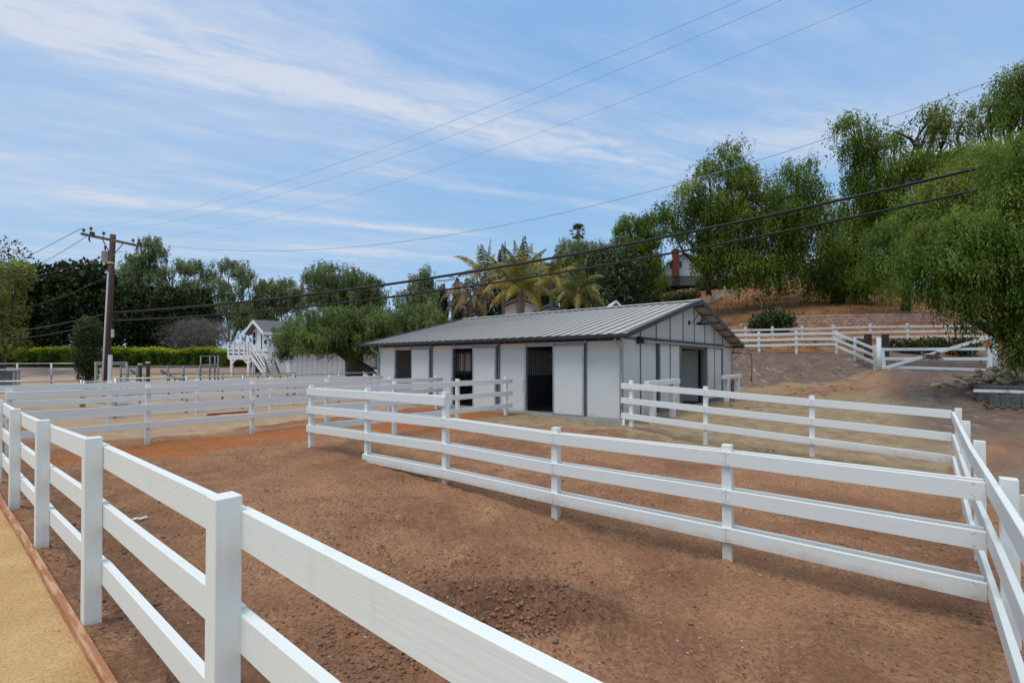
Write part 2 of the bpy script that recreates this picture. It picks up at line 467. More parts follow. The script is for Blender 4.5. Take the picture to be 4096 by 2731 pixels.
# ------------------------------------------------------------------ mesh builder
class MB:
    def __init__(s):
        s.v = []; s.f = []; s.m = []; s.mi = 0; s.smooth = set()

    def add(s, verts, faces, smooth=False):
        o = len(s.v)
        s.v.extend(tuple(v) for v in verts)
        for f in faces:
            if smooth:
                s.smooth.add(len(s.f))
            s.f.append(tuple(i + o for i in f))
            s.m.append(s.mi)
        return s

    def box(s, x0, x1, y0, y1, z0, z1):
        v = [(x0, y0, z0), (x1, y0, z0), (x1, y1, z0), (x0, y1, z0), (x0, y0, z1), (x1, y0, z1), (x1, y1, z1), (x0, y1, z1)]
        return s.add(v, [(0, 3, 2, 1), (4, 5, 6, 7), (0, 1, 5, 4), (1, 2, 6, 5), (2, 3, 7, 6), (3, 0, 4, 7)])

    def bar(s, a, b, w, h, up=(0, 0, 1)):
        """box of section w (sideways) x h (along up) from a to b"""
        a, b = Vector(a), Vector(b)
        d = (b - a).normalized()
        up = Vector(up)
        sd = d.cross(up)
        if sd.length < 1e-4:
            sd = d.cross(Vector((1, 0, 0)))
        sd.normalize()
        u = sd.cross(d).normalized()
        v = []
        for c in (a, b):
            for i, j in ((-1, -1), (1, -1), (1, 1), (-1, 1)):
                v.append(c + sd * (w / 2 * i) + u * (h / 2 * j))
        return s.add(v, [(0, 1, 2, 3), (7, 6, 5, 4), (0, 4, 5, 1), (1, 5, 6, 2), (2, 6, 7, 3), (3, 7, 4, 0)])

    def tube(s, pts, r, n=8, cap=True):
        pts = [Vector(p) for p in pts]
        rr = r if isinstance(r, (list, tuple)) else [r] * len(pts)
        ring = []
        up = Vector((0, 0, 1))
        prev = None
        for i, p in enumerate(pts):
            d = (pts[min(i + 1, len(pts) - 1)] - pts[max(i - 1, 0)]).normalized()
            if prev is None:
                a = d.cross(up)
                if a.length < 1e-3:
                    a = d.cross(Vector((1, 0, 0)))
            else:
                a = prev - d * prev.dot(d)
            a.normalize(); prev = a
            b = d.cross(a)
            ring.append([p + (a * math.cos(2 * math.pi * k / n) + b * math.sin(2 * math.pi * k / n)) * rr[i] for k in range(n)])
        v = [q for g in ring for q in g]
        f = []
        for i in range(len(pts) - 1):
            for k in range(n):
                f.append((i * n + k, i * n + (k + 1) % n, (i + 1) * n + (k + 1) % n, (i + 1) * n + k))
        s.add(v, f, True)
        if cap:
            o = len(s.v) - len(v)
            s.f.append(tuple(o + k for k in range(n))[::-1]); s.m.append(s.mi)
            s.f.append(tuple(o + (len(pts) - 1) * n + k for k in range(n))); s.m.append(s.mi)
        return s

    def lathe(s, c, prof, n=24, axis=(0, 0, 1)):
        c = Vector(c); ax = Vector(axis).normalized()
        a = ax.cross(Vector((1, 0, 0)))
        if a.length < 1e-3:
            a = ax.cross(Vector((0, 1, 0)))
        a.normalize(); b = ax.cross(a)
        v = []
        for r, h in prof:
            for k in range(n):
                t = 2 * math.pi * k / n
                v.append(c + ax * h + (a * math.cos(t) + b * math.sin(t)) * r)
        f = []
        for i in range(len(prof) - 1):
            for k in range(n):
                f.append((i * n + k, i * n + (k + 1) % n, (i + 1) * n + (k + 1) % n, (i + 1) * n + k))
        return s.add(v, f, True)

    def prism(s, poly, a, b):
        """polygon (2-D list) already as 3-D pts, extruded by vector b-a"""
        d = Vector(b) - Vector(a)
        n = len(poly)
        v = [Vector(p) for p in poly] + [Vector(p) + d for p in poly]
        f = [tuple(range(n))[::-1], tuple(range(n, 2 * n))]
        for i in range(n):
            j = (i + 1) % n
            f.append((i, j, j + n, i + n))
        return s.add(v, f)


ORG = {}


def tag(o, label=None, cat=None, group=None, kind=None):
    if label: o['label'] = label
    if cat: o['category'] = cat
    if group: o['group'] = group
    if kind: o['kind'] = kind
    return o


def link_mesh(name, mb, mats, parent=None, org=(0, 0, 0), bevel=0.0):
    me = bpy.data.meshes.new(name)
    o3 = Vector(org)
    me.from_pydata([tuple(Vector(v) - o3) for v in mb.v], [], mb.f)
    if not isinstance(mats, (list, tuple)):
        mats = [mats]
    for m in mats:
        me.materials.append(m)
    me.polygons.foreach_set('material_index', mb.m)
    me.polygons.foreach_set('use_smooth', [i in mb.smooth for i in range(len(mb.f))])
    me.update()
    ob = bpy.data.objects.new(name, me)
    COL.objects.link(ob)
    if parent is not None:
        ob.parent = parent
    if bevel:
        md = ob.modifiers.new('bevel', 'BEVEL')
        md.width = bevel; md.segments = 1; md.limit_method = 'ANGLE'
    return ob


def thing(name, label, cat, org, pq=False, group=None):
    """Empty at the base of a thing. org in the frame its parts use (pq: stable-yard frame)"""
    e = bpy.data.objects.new(name, None)
    e.empty_display_size = .2
    COL.objects.link(e)
    if pq:
        e.location = PQ(*org); e.rotation_euler = (0, 0, ROT)
    else:
        e.location = org
    ORG[e] = Vector(org)
    return tag(e, label, cat, group)


def part(root, name, mb, m, bevel=0.0, label=None):
    """a part, or a sub-part when root is itself a part"""
    r = root
    while r not in ORG:
        r = r.parent
    o = link_mesh(name, mb, m, root, ORG[r], bevel)
    if label: o['label'] = label
    return o


def single(name, mb, m, label, cat, org, pq=False, group=None, bevel=0.0):
    o = link_mesh(name, mb, m, None, org, bevel)
    if pq:
        o.location = PQ(*org); o.rotation_euler = (0, 0, ROT)
    else:
        o.location = org
    return tag(o, label, cat, group)


def struct(o):
    o['kind'] = 'structure'
    return o


# fast foliage mesh from numpy quads
def quad_mesh(name, V, tint, m, parent=None, org=(0, 0, 0), N=None):
    """V: (n,4,3) ; tint: (n,2)"""
    n = len(V)
    if N is not None:                 # leaves turn their upper side outwards
        g = np.cross(V[:, 1] - V[:, 0], V[:, 3] - V[:, 0])
        fl = (g * N).sum(1) < 0
        V = V.copy()
        V[fl] = V[fl][:, ::-1]
    me = bpy.data.meshes.new(name)
    P = (V.reshape(-1, 3) - np.array(org)).astype(np.float32)
    me.vertices.add(n * 4)
    me.vertices.foreach_set('co', P.ravel())
    me.loops.add(n * 4)
    me.loops.foreach_set('vertex_index', np.arange(n * 4, dtype=np.int32))
    me.polygons.add(n)
    me.polygons.foreach_set('loop_start', np.arange(0, n * 4, 4, dtype=np.int32))
    at_ = me.attributes.new('tint', 'FLOAT_COLOR', 'POINT')
    c = np.zeros((n, 4, 4), np.float32)
    c[:, :, 0] = np.clip(tint[:, 0], 0, 1)[:, None]
    c[:, :, 1] = np.clip(tint[:, 1], 0, 1)[:, None]
    c[:, :, 3] = 1
    at_.data.foreach_set('color', c.ravel())
    me.materials.append(m)
    me.update(calc_edges=True)
    if N is not None:
        me.polygons.foreach_set('use_smooth', np.ones(n, bool))
        me.normals_split_custom_set_from_vertices(np.repeat(N, 4, axis=0).astype(np.float32))
    o = bpy.data.objects.new(name, me)
    COL.objects.link(o)
    if parent is not None:
        o.parent = parent
    return o


def unit(a):
    return a / np.maximum(np.linalg.norm(a, axis=-1, keepdims=True), 1e-9)


def leaf_quads(c, d, L, W):
    """c centres (n,3) start of leaf, d direction (n,3), L, W (n,) -> diamond quads"""
    r = unit(rng.normal(size=c.shape))
    sd = unit(np.cross(d, r))
    tip = c + d * L[:, None]
    mid = c + d * (L * .45)[:, None]
    return np.stack([c, mid + sd * (W / 2)[:, None], tip, mid - sd * (W / 2)[:, None]], axis=1)


# ------------------------------------------------------------------ trees
def droop_crown(blobs, density, leaf, Lmax, nleaf=8, yellow=.25, inner=.3, tuft=13):
    """blobs: list of (centre, radii). tufts of leaf strands hanging like curtains from the crown surface"""
    VV = []; TT = []; NN = []
    for c, r in blobs:
        c = np.array(c, float); r = np.array(r, float)
        area = 4 * math.pi * ((r[0] * r[1]) ** 1.6 + (r[0] * r[2]) ** 1.6 + (r[1] * r[2]) ** 1.6) ** (1 / 1.6) / 3 ** (1 / 1.6)
        nt = max(6, int(density * area / tuft))
        d = unit(rng.normal(size=(nt, 3)))
        flip = (d[:, 2] < -.15) & (rng.random(nt) < .7)
        d[flip, 2] *= -1
        rad = np.where(rng.random(nt) < inner, rng.uniform(.2, .8, nt), rng.uniform(.80, 1.12, nt))
        lob = .74 + .50 * fbm(d[:, 0] * 2.4 + c[0] * .7 + 50, d[:, 1] * 2.4 + d[:, 2] * 2.8 + c[2] * .9 + 50, 3, 5)
        tc_ = c + d * r * (rad * lob)[:, None]
        tb = np.clip((fbm(tc_[:, 0] * .8 + 31, tc_[:, 2] * .8 + tc_[:, 1] * .5 + 77, 3, 11) - .5) * 2.0 + .42 + rng.normal(0, .22, nt), 0, 1)
        ty = np.clip((fbm(tc_[:, 0] * .6 + 9, tc_[:, 2] * .8 + tc_[:, 1] * .5 + 3, 3, 23) - .5) * 3 + rng.normal(0, .25, nt), 0, 1) * yellow
        tl = Lmax * rng.uniform(.4, 1.15, nt)
        tsz = rng.uniform(.14, .30, nt) * Lmax
        k = np.repeat(np.arange(nt), tuft)
        ns = len(k)
        root = tc_[k] + rng.normal(0, 1, (ns, 3)) * tsz[k][:, None] * np.array([1, 1, .55])
        out = unit(d[k] * np.array([1, 1, .35]) + rng.normal(0, .35, (ns, 3)))
        L = tl[k] * rng.uniform(.55, 1.1, ns)
        b = np.clip(tb[k] + rng.normal(0, .10, ns), 0, 1)
        yl = np.clip(ty[k] + rng.normal(0, .06, ns), 0, 1)
        for q in range(nleaf):
            s = (q + rng.random(ns)) / nleaf
            pos = root + out * (.28 * L * s * (1.2 - s))[:, None] + np.array([0, 0, -1.0]) * (L * s * s * .6 + L * s * .4)[:, None]
            pos += rng.normal(0, .035 * Lmax, (ns, 3))
            dr = unit(np.array([0, 0, -1.0]) * (.5 + .7 * s)[:, None] + out * (.55 * (1 - s))[:, None] + rng.normal(0, .38, (ns, 3)))
            ll = leaf * rng.uniform(.7, 1.45, ns)
            VV.append(leaf_quads(pos, dr, ll, ll * rng.uniform(.22, .38, ns)))
            NN.append(unit(d[k] * .55 + unit(root - tc_[k]) * .45 + np.array([0, 0, .35]) + rng.normal(0, .28, (ns, 3))))
            TT.append(np.stack([np.clip(b + .12 * s + rng.normal(0, .08, ns), 0, 1), yl], 1))
    return np.concatenate(VV), np.concatenate(TT), np.concatenate(NN)


def bush_crown(blobs, density, leaf, yellow=.2, flat=.0, toplight=0.0):
    VV = []; TT = []; NN = []
    for c, r in blobs:
        c = np.array(c, float); r = np.array(r, float)
        area = 4 * math.pi * ((r[0] * r[1]) ** 1.6 + (r[0] * r[2]) ** 1.6 + (r[1] * r[2]) ** 1.6) ** (1 / 1.6) / 3 ** (1 / 1.6)
        n = max(40, int(density * area))
        d = unit(rng.normal(size=(n, 3)))
        rad = np.where(rng.random(n) < .3, rng.uniform(.3, .85, n), rng.uniform(.85, 1.1, n))
        lob = .72 + .52 * fbm(d[:, 0] * 3 + c[0] + 40, d[:, 1] * 3 + d[:, 2] * 3.4 + c[2] + 40, 3, 7)
        pos = c + d * r * (rad * lob)[:, None]
        dr = unit(d + rng.normal(0, .7, (n, 3)) + np.array([0, 0, .25]))
        ll = leaf * rng.uniform(.6, 1.4, n)
        VV.append(leaf_quads(pos, dr, ll, ll * rng.uniform(.45, .8, n)))
        NN.append(unit(d * .8 + np.array([0, 0, .3]) + rng.normal(0, .45, (n, 3))))
        cl = fbm(pos[:, 0] * 1.1 + 5, pos[:, 2] * 1.1 + pos[:, 1] * .7 + 8, 3, 3)
        b = np.clip((cl - .5) * 2.2 + .42 + rng.normal(0, .18, n), 0, 1)
        y = np.clip((fbm(pos[:, 0] * .8, pos[:, 2] * .8 + pos[:, 1], 2, 9) - .5) * 3 + rng.normal(0, .2, n), 0, 1) * yellow
        TT.append(np.stack([b, y], 1))
    return np.concatenate(VV), np.concatenate(TT), np.concatenate(NN)


def limb(mb, a, b, r0, r1, bend=.12, n=7, k=7):
    a, b = Vector(a), Vector(b)
    L = (b - a).length
    off = Vector((random.uniform(-1, 1), random.uniform(-1, 1), random.uniform(-.2, .6))) * L * bend
    pts = []; rr = []
    for i in range(n):
        t = i / (n - 1)
        p = a.lerp(b, t) + off * (4 * t * (1 - t)) * .6
        p += Vector((random.uniform(-1, 1), random.uniform(-1, 1), 0)) * (.02 * L if 0 < i < n - 1 else 0)
        pts.append(p); rr.append(r0 + (r1 - r0) * t ** .8)
    mb.tube(pts, rr, k)
    return pts


def blob_px(px, py, rx, ry, Y, rd=None):
    c = at(px, py, Y)
    k = Y / FPX
    return (tuple(c), (rx * k, (rd if rd is not None else (rx + ry) / 2 * k), ry * k))


def tree(name, label, cat, base, blobs, m, style='droop', density=9, leaf=.22, Lmax=1.4, nleaf=8, yellow=.25, trunk_r=.28, bark=None, fork=.4, group=None, inner=.3, twigs=0):
    base = Vector(base)
    t = thing(name, label, cat, base, group=group)
    cen = sum((Vector(b[0]) for b in blobs), Vector()) / len(blobs)
    mb = MB()
    zlow = min(b[0][2] for b in blobs)
    frk = base.lerp(Vector((cen.x * .6 + base.x * .4, cen.y * .6 + base.y * .4, max(zlow, base.z + .5))), fork)
    tp = limb(mb, base - Vector((0, 0, .3)), frk, trunk_r, trunk_r * .7, .05)
    for c, r in blobs:
        tgt = Vector(c) + Vector((0, 0, r[2] * .35))
        pts = limb(mb, tp[-1], tgt, trunk_r * .55, trunk_r * .12, .14)
        for i in range(3 + twigs):
            st = pts[random.randint(3, 5)]
            e = Vector(c) + Vector((random.uniform(-1, 1) * r[0], random.uniform(-1, 1) * r[1], random.uniform(0, .9) * r[2])) * .85
            limb(mb, st, e, trunk_r * .2, trunk_r * .04, .15, 6, 5)
    part(t, 'trunk', mb, bark or BARK)
    if style == 'droop':
        V, T, N = droop_crown(blobs, density, leaf, Lmax, nleaf, yellow, inner)
    else:
        V, T, N = bush_crown(blobs, density, leaf, yellow)
    quad_mesh('crown', V, T, m, t, base, N)
    return t


# ------------------------------------------------------------------ ground
def soil_mat():
    m = bpy.data.materials.new('paddock_soil')
    m.use_nodes = True
    T = NT(m.node_tree)
    b = m.node_tree.nodes['Principled BSDF']
    b.inputs['Roughness'].default_value = .95
    b.inputs['Specular IOR Level'].default_value = .1
    tc = T.node('ShaderNodeTexCoord')
    o = tc.outputs['Object']
    big = T.noise(o, .55, 5, .6)
    med = T.noise(o, 2.6, 6, .65)
    fin = T.noise(o, 26, 6, .7)
    grit = T.noise(o, 120, 3, .6)
    c = T.mix(T.ramp(big, .33, .68), (.265, .134, .078), (.440, .236, .130))
    c = T.mix(T.ramp(med, .45, .75, 0, .8), c, (.56, .32, .18))
    c = T.mix(T.ramp(fin, .35, .60, .45, 0), c, (.10, .058, .040))
    c = T.mix(T.ramp(grit, .64, .72, 0, .45), c, (.42, .33, .25))
    crumb = T.math('MULTIPLY', T.ramp(T.noise(o, 34, 5, .75), .52, .60), T.ramp(med, .34, .58))
    c = T.mix(T.math('MULTIPLY', crumb, .72), c, (.090, .050, .034))
    c = T.mix(T.ramp(T.noise(o, 21, 5, .75), .57, .66, 0, .45), c, (.54, .34, .20))
    c = T.mix(T.ramp(T.noise(o, 1.3, 6, .7), .55, .70, 0, .55), c, (.150, .088, .060))
    z1 = T.node('ShaderNodeAttribute', attribute_name='zone')
    s1 = T.node('ShaderNodeSeparateColor')
    T.l.new(z1.outputs['Color'], s1.inputs[0])
    z2 = T.node('ShaderNodeAttribute', attribute_name='zone2')
    s2 = T.node('ShaderNodeSeparateColor')
    T.l.new(z2.outputs['Color'], s2.inputs[0])

    def soft(w, n, k=.5):
        return T.ramp(T.math('ADD', w, T.math('MULTIPLY', T.math('SUBTRACT', n, .5), k)), .30, .70)
    # orange decomposed granite
    co = T.mix(T.ramp(fin, .3, .7), (.30, .095, .028), (.47, .165, .048))
    orn = T.math('MULTIPLY', soft(s1.outputs[0], big, 1.0), T.ramp(T.noise(o, 1.7, 6, .7), .36, .60, .25, .95))
    c = T.mix(orn, c, co)
    # tan fines
    ct = T.mix(T.ramp(med, .3, .72), (.285, .212, .128), (.44, .345, .225))
    ct = T.mix(T.ramp(fin, .32, .6, .45, 0), ct, (.13, .095, .062))
    c = T.mix(T.math('MULTIPLY', soft(s1.outputs[1], big, .7), .95), c, ct)
    # grey clay of the cut bank
    cg = T.mix(T.ramp(med, .3, .7), (.135, .098, .080), (.225, .170, .140))
    cg = T.mix(T.ramp(T.noise(T.vmul(o, (1.6, .8, 2.2)), 1.1, 7, .72), .57, .68, 0, .85), cg, (.50, .44, .39))
    cg = T.mix(T.ramp(fin, .3, .6, .4, 0), cg, (.09, .065, .055))
    c = T.mix(T.math('MULTIPLY', soft(s1.outputs[2], med, .6), .95), c, cg)
    # sandy corral floor
    cs = T.mix(T.ramp(med, .3, .7), (.36, .25, .165), (.47, .345, .23))
    c = T.mix(T.math('MULTIPLY', soft(s2.outputs[0], big, .5), .95), c, cs)
    # dry grass hillside
    gr = T.mix(T.ramp(T.noise(o, .9, 6, .7), .35, .66), (.17, .072, .030), (.33, .175, .085))
    c = T.mix(soft(s2.outputs[1], med, .4), c, gr)
    # damp, freshly turned soil
    c = T.mix(T.math('MULTIPLY', z2.outputs['Alpha'], .62), c, T.mix(T.ramp(fin, .35, .65), (.075, .040, .028), (.185, .098, .060)))
    # gravel
    gv = T.mix(T.ramp(T.noise(o, 22, 4, .7), .40, .62), (.10, .090, .082), (.34, .31, .285))
    c = T.mix(T.math('MULTIPLY', soft(s2.outputs[2], med, .6), .85), c, gv)
    T.l.new(c, b.inputs['Base Color'])
    bn = T.node('ShaderNodeBump')
    bn.inputs['Strength'].default_value = 1.0
    bn.inputs['Distance'].default_value = .055
    h = T.math('ADD', T.math('MULTIPLY', T.noise(o, 9, 6, .7), .7), T.math('MULTIPLY', T.noise(o, 45, 4, .65), .35))
    T.l.new(h, bn.inputs['Height'])
    T.l.new(bn.outputs[0], b.inputs['Normal'])
    return m


HOLE = PQ(-2.22, 2.85)                  # freshly dug patch beside the near fence


POST_XY = [tuple(PQ(p, q)[:2]) for p, q in [(-10.07, .7), (-8.05, .7), (-6.04, .7), (-4.03, .7), (-1.92, .7), (-1.33, 5.09), (-3.39, 5.09), (-5.42, 5.09), (-7.47, 5.09), (-9.46, 5.09), (-9.46, 7.2), (-9.46, 9.3),
           (-12.8, 3.13), (-12.8, 5.3), (.585, 4.65), (.64, 6.75), (.72, 8.85), (-5.1, 11), (-3.3, 11), (-1.3, 11)]]
_hr = random.Random(3)
HOOF = []
for _ in range(70):
    hx, hy, ha = _hr.uniform(-9, 6), _hr.uniform(2.2, 11), _hr.uniform(0, 6.28)
    for s_ in range(6):
        HOOF.append((hx + math.cos(ha) * s_ * .42 - math.sin(ha) * (.11 if s_ % 2 else -.11) + _hr.uniform(-.05, .05), hy + math.sin(ha) * s_ * .42 + math.cos(ha) * (.11 if s_ % 2 else -.11), ha + _hr.uniform(-.2, .2), _hr.uniform(.85, 1.15)))
        ha += _hr.uniform(-.12, .12)
RUTS = [[(20.0, 22.5), (17.0, 19.8), (14.6, 17.6), (12.6, 16.2), (10.6, 15.6)], [(18.2, 22.8), (15.8, 20.3), (13.4, 18.3), (11.6, 17.4), (9.4, 17.2)],
        [(16.5, 22.6), (14.2, 20.6), (12.4, 20.0), (10.0, 20.4)], [(15.6, 17.2), (13.8, 15.4), (12.8, 13.9)], [(17.2, 19.0), (15.4, 16.4), (14.2, 14.4)], [(12.6, 19.2), (11.0, 17.0), (10.2, 15.2)]]


def rough(X, Y):
    """small-scale relief of the trodden soil"""
    r = np.sqrt(X * X + Y * Y)
    p = CA * X - SA * Y
    q = SA * X + CA * Y
    near = np.clip((q - .62) / .25, 0, 1)
    fade = np.clip(1.5 - r / 40, .25, 1)
    z = (fbm(X * .9, Y * .9, 3, 1) - .5) * .09 * np.clip((q - 1.0) / 1.2, 0, 1)
    z += (fbm(X * 4.2, Y * 4.2, 4, 4, .6) - .5) * .055 * near * fade
    z += np.abs(fbm(X * 11, Y * 11, 3, 14, .6) - .5) * -.05 * near * np.clip(1.4 - r / 14, 0, 1)
    lump = np.clip((fbm(X * 2.1 + 7, Y * 2.1, 3, 31) - .48) * 3, 0, 1)
    z += lump * (fbm(X * 15, Y * 15, 3, 33, .6) - .4) * .075 * near * np.clip(1.5 - r / 16, 0, 1)
    # dug patch: a scraped hollow with a crumbly rim
    dx, dy = (X - HOLE.x), (Y - HOLE.y)
    d = np.sqrt((dx / .62) ** 2 + (dy / .42) ** 2)
    z += -.13 * np.exp(-(d / .62) ** 4)
    z += .10 * np.exp(-((d - 1.05) / .33) ** 2) * sm(dy, -.55, -.15) * (.35 + 1.3 * fbm(X * 7, Y * 7, 3, 51))
    # soil trodden up against the fence posts, hoof prints
    near_i = np.where((r < 13) & (q > .62) & (q < 12))[0] if X.ndim == 1 else []
    if len(near_i):
        xs, ys, rs = X[near_i], Y[near_i], r[near_i]
        add = np.zeros(len(near_i))
        for x0, y0 in POST_XY:
            k = np.where((np.abs(xs - x0) < .5) & (np.abs(ys - y0) < .5))[0]
            if len(k):
                dd = np.hypot(xs[k] - x0, ys[k] - y0)
                add[k] += .055 * np.exp(-(dd / .16) ** 2) * (.5 + fbm(xs[k] * 9, ys[k] * 9, 2, 74))
        for x0, y0, an, sz in HOOF:
            k = np.where((np.abs(xs - x0) < .3) & (np.abs(ys - y0) < .3))[0]
            if len(k):
                ca, sa = math.cos(an), math.sin(an)
                ux, uy = (xs[k] - x0) * ca + (ys[k] - y0) * sa, -(xs[k] - x0) * sa + (ys[k] - y0) * ca
                dd = np.hypot(ux / (.075 * sz), uy / (.062 * sz))
                add[k] += -.024 * np.exp(-dd ** 3) + .020 * np.exp(-((dd - 1.35) / .35) ** 2) * sm(ux, -.09, .03)
        z[near_i] += add
    # wheel ruts curving up the ramp to the gate
    sel = np.where((Y > 12) & (Y < 26) & (X > 6) & (X < 24))[0] if X.ndim == 1 else None
    if sel is not None and len(sel):
        xs, ys = X[sel], Y[sel]
        wb = (fbm(xs * .7, ys * .7, 2, 71) - .5) * .5
        acc = np.zeros(len(sel))
        for line in RUTS:
            dm = np.full(len(sel), 1e9)
            for (x0, y0), (x1, y1) in zip(line[:-1], line[1:]):
                dx_, dy_ = x1 - x0, y1 - y0
                t = np.clip(((xs - x0) * dx_ + (ys - y0) * dy_) / (dx_ * dx_ + dy_ * dy_), 0, 1)
                dm = np.minimum(dm, np.hypot(xs - x0 - t * dx_, ys - y0 - t * dy_))
            dm = np.abs(dm + wb * .3)
            acc += -.075 * np.exp(-(dm / .15) ** 2) + .06 * np.exp(-((dm - .34) / .15) ** 2) * (.4 + fbm(xs * 4, ys * 4, 2, 72))
        z[sel] += acc
    # erosion runnels on the cut bank
    bw = np.exp(-((Y - 26.6) / 1.6) ** 2) * (X > 9) * (X < 21)
    z += bw * (fbm(X * 1.7, Y * .5, 4, 81) - .5) * .55
    return z


def ground_z(X, Y):
    return gz(X, Y) + rough(X, Y)


def gsurf(v):
    return float(ground_z(np.array([v[0]], float), np.array([v[1]], float))[0])


def sm(x, a, b):
    t = np.clip((x - a) / (b - a), 0, 1)
    return t * t * (3 - 2 * t)


def build_ground():
    fine = np.radians(np.linspace(-57, 57, 560))
    rest = np.radians(np.linspace(57, 303, 62))[1:-1]
    th = np.concatenate([fine, rest])
    rad = np.concatenate([.45 * (13 / .45) ** (np.arange(360) / 360), 13 * (650 / 13) ** (np.arange(230) / 229)])
    nr = len(rad)
    R, TH = np.meshgrid(rad, th, indexing='ij')
    X = R * np.sin(TH); Y = R * np.cos(TH)
    Z = ground_z(X.ravel(), Y.ravel()).reshape(X.shape)
    nt = len(th)
    V = np.stack([X, Y, Z], -1).reshape(-1, 3)
    cz = float(ground_z(np.array([0.]), np.array([0.]))[0])
    V = np.vstack([V, [[0, 0, cz]]])
    i = np.arange(nr - 1)[:, None]; j = np.arange(nt)[None, :]
    a = i * nt + j; b = i * nt + (j + 1) % nt
    F = np.stack([a, b, b + nt, a + nt], -1).reshape(-1, 4)
    n4 = len(F)
    tri = np.stack([np.full(nt, len(V) - 1), (np.arange(nt) + 1) % nt, np.arange(nt)], -1)
    me = bpy.data.meshes.new('ground')
    me.vertices.add(len(V)); me.vertices.foreach_set('co', V.astype(np.float32).ravel())
    li = np.concatenate([F[:, ::-1].ravel(), tri[:, ::-1].ravel()]).astype(np.int32)
    me.loops.add(len(li)); me.loops.foreach_set('vertex_index', li)
    me.polygons.add(n4 + nt)
    ls = np.concatenate([np.arange(0, n4 * 4, 4), n4 * 4 + np.arange(0, nt * 3, 3)]).astype(np.int32)
    me.polygons.foreach_set('loop_start', ls)
    me.polygons.foreach_set('use_smooth', np.ones(n4 + nt, bool))
    x, y, z = V[:, 0], V[:, 1], V[:, 2]
    p = CA * x - SA * y; q = SA * x + CA * y
    wob = (fbm(x * .5, y * .5, 4, 91) - .5)
    w2 = (fbm(x * 1.6, y * 1.6, 3, 92) - .5)
    pw = p + wob * 1.6 + w2 * .6; qw = q + wob * 1.8 + w2 * .6
    zone = np.zeros((len(V), 4), np.float32); zone2 = np.zeros((len(V), 4), np.float32)
    orange = np.maximum(np.exp(-((pw + 11.75) / 1.1) ** 4 - ((qw - 4.6) / 3.2) ** 4), np.exp(-((pw + 11.0) / 2.5) ** 4 - ((qw - 9.7) / 2.4) ** 4))
    orange = np.maximum(orange, .34 * np.exp(-((pw + 4.0) / 3.5) ** 2 - ((qw - 4.6) / 1.1) ** 2))
    tan = sm(qw + np.clip(-6 - pw, 0, 2) * .2, 9.9, 10.8) * sm(pw, -9.7, -8.7) * (1 - sm(q, 17, 23) * .55)
    outside = sm(pw, .7, 1.3) * sm(q, .5, 1.5)
    tan = np.maximum(tan * (1 - outside), outside * np.clip(.52 + wob * 1.8, 0, 1) * .8)
    bank = sm(y + wob * 3, 23.0, 25.2) * sm(x, 7, 9.5)
    bank = np.maximum(bank, .72 * sm(x - .73 * y, -1, 2.5) * sm(y, 8, 12) * (x > 0))
    bank = np.maximum(bank, outside * .52 * (1 - sm(x, 30, 50)))
    gravel = .55 * np.exp(-((x - 13.9) / 2.0) ** 2 - ((y - 15.6) / 2.2) ** 2)
    hill = np.maximum(sm(y + wob * 4, 30, 32.5) * sm(x, 3, 6), sm(y, 44, 50) * sm(x, 0, 5))
    hill = np.maximum(hill, sm(y, 28.0, 28.8) * sm(x, 6, 8) * (1 - sm(x, 19, 21)) * .8)
    sand = (1 - sm(pw, -14.6, -13.4)) * sm(q, 1.2, 2.6)
    zone[:, 0] = orange; zone[:, 1] = tan; zone[:, 2] = bank * (1 - hill); zone[:, 3] = 1
    hd = np.hypot((x - HOLE.x + .12) / 1.0, (y - HOLE.y - .22) / .62) + w2 * 1.1
    fresh = 1 - sm(hd, .55, 1.15)
    zone2[:, 0] = sand; zone2[:, 1] = hill; zone2[:, 2] = gravel; zone2[:, 3] = fresh
    for nm, d in (('zone', zone), ('zone2', zone2)):
        a_ = me.attributes.new(nm, 'FLOAT_COLOR', 'POINT')
        a_.data.foreach_set('color', np.clip(d, 0, 1).ravel())
    me.materials.append(soil_mat())
    me.update(calc_edges=True)
    o = bpy.data.objects.new('ground', me)
    COL.objects.link(o)
    struct(o)


build_ground()


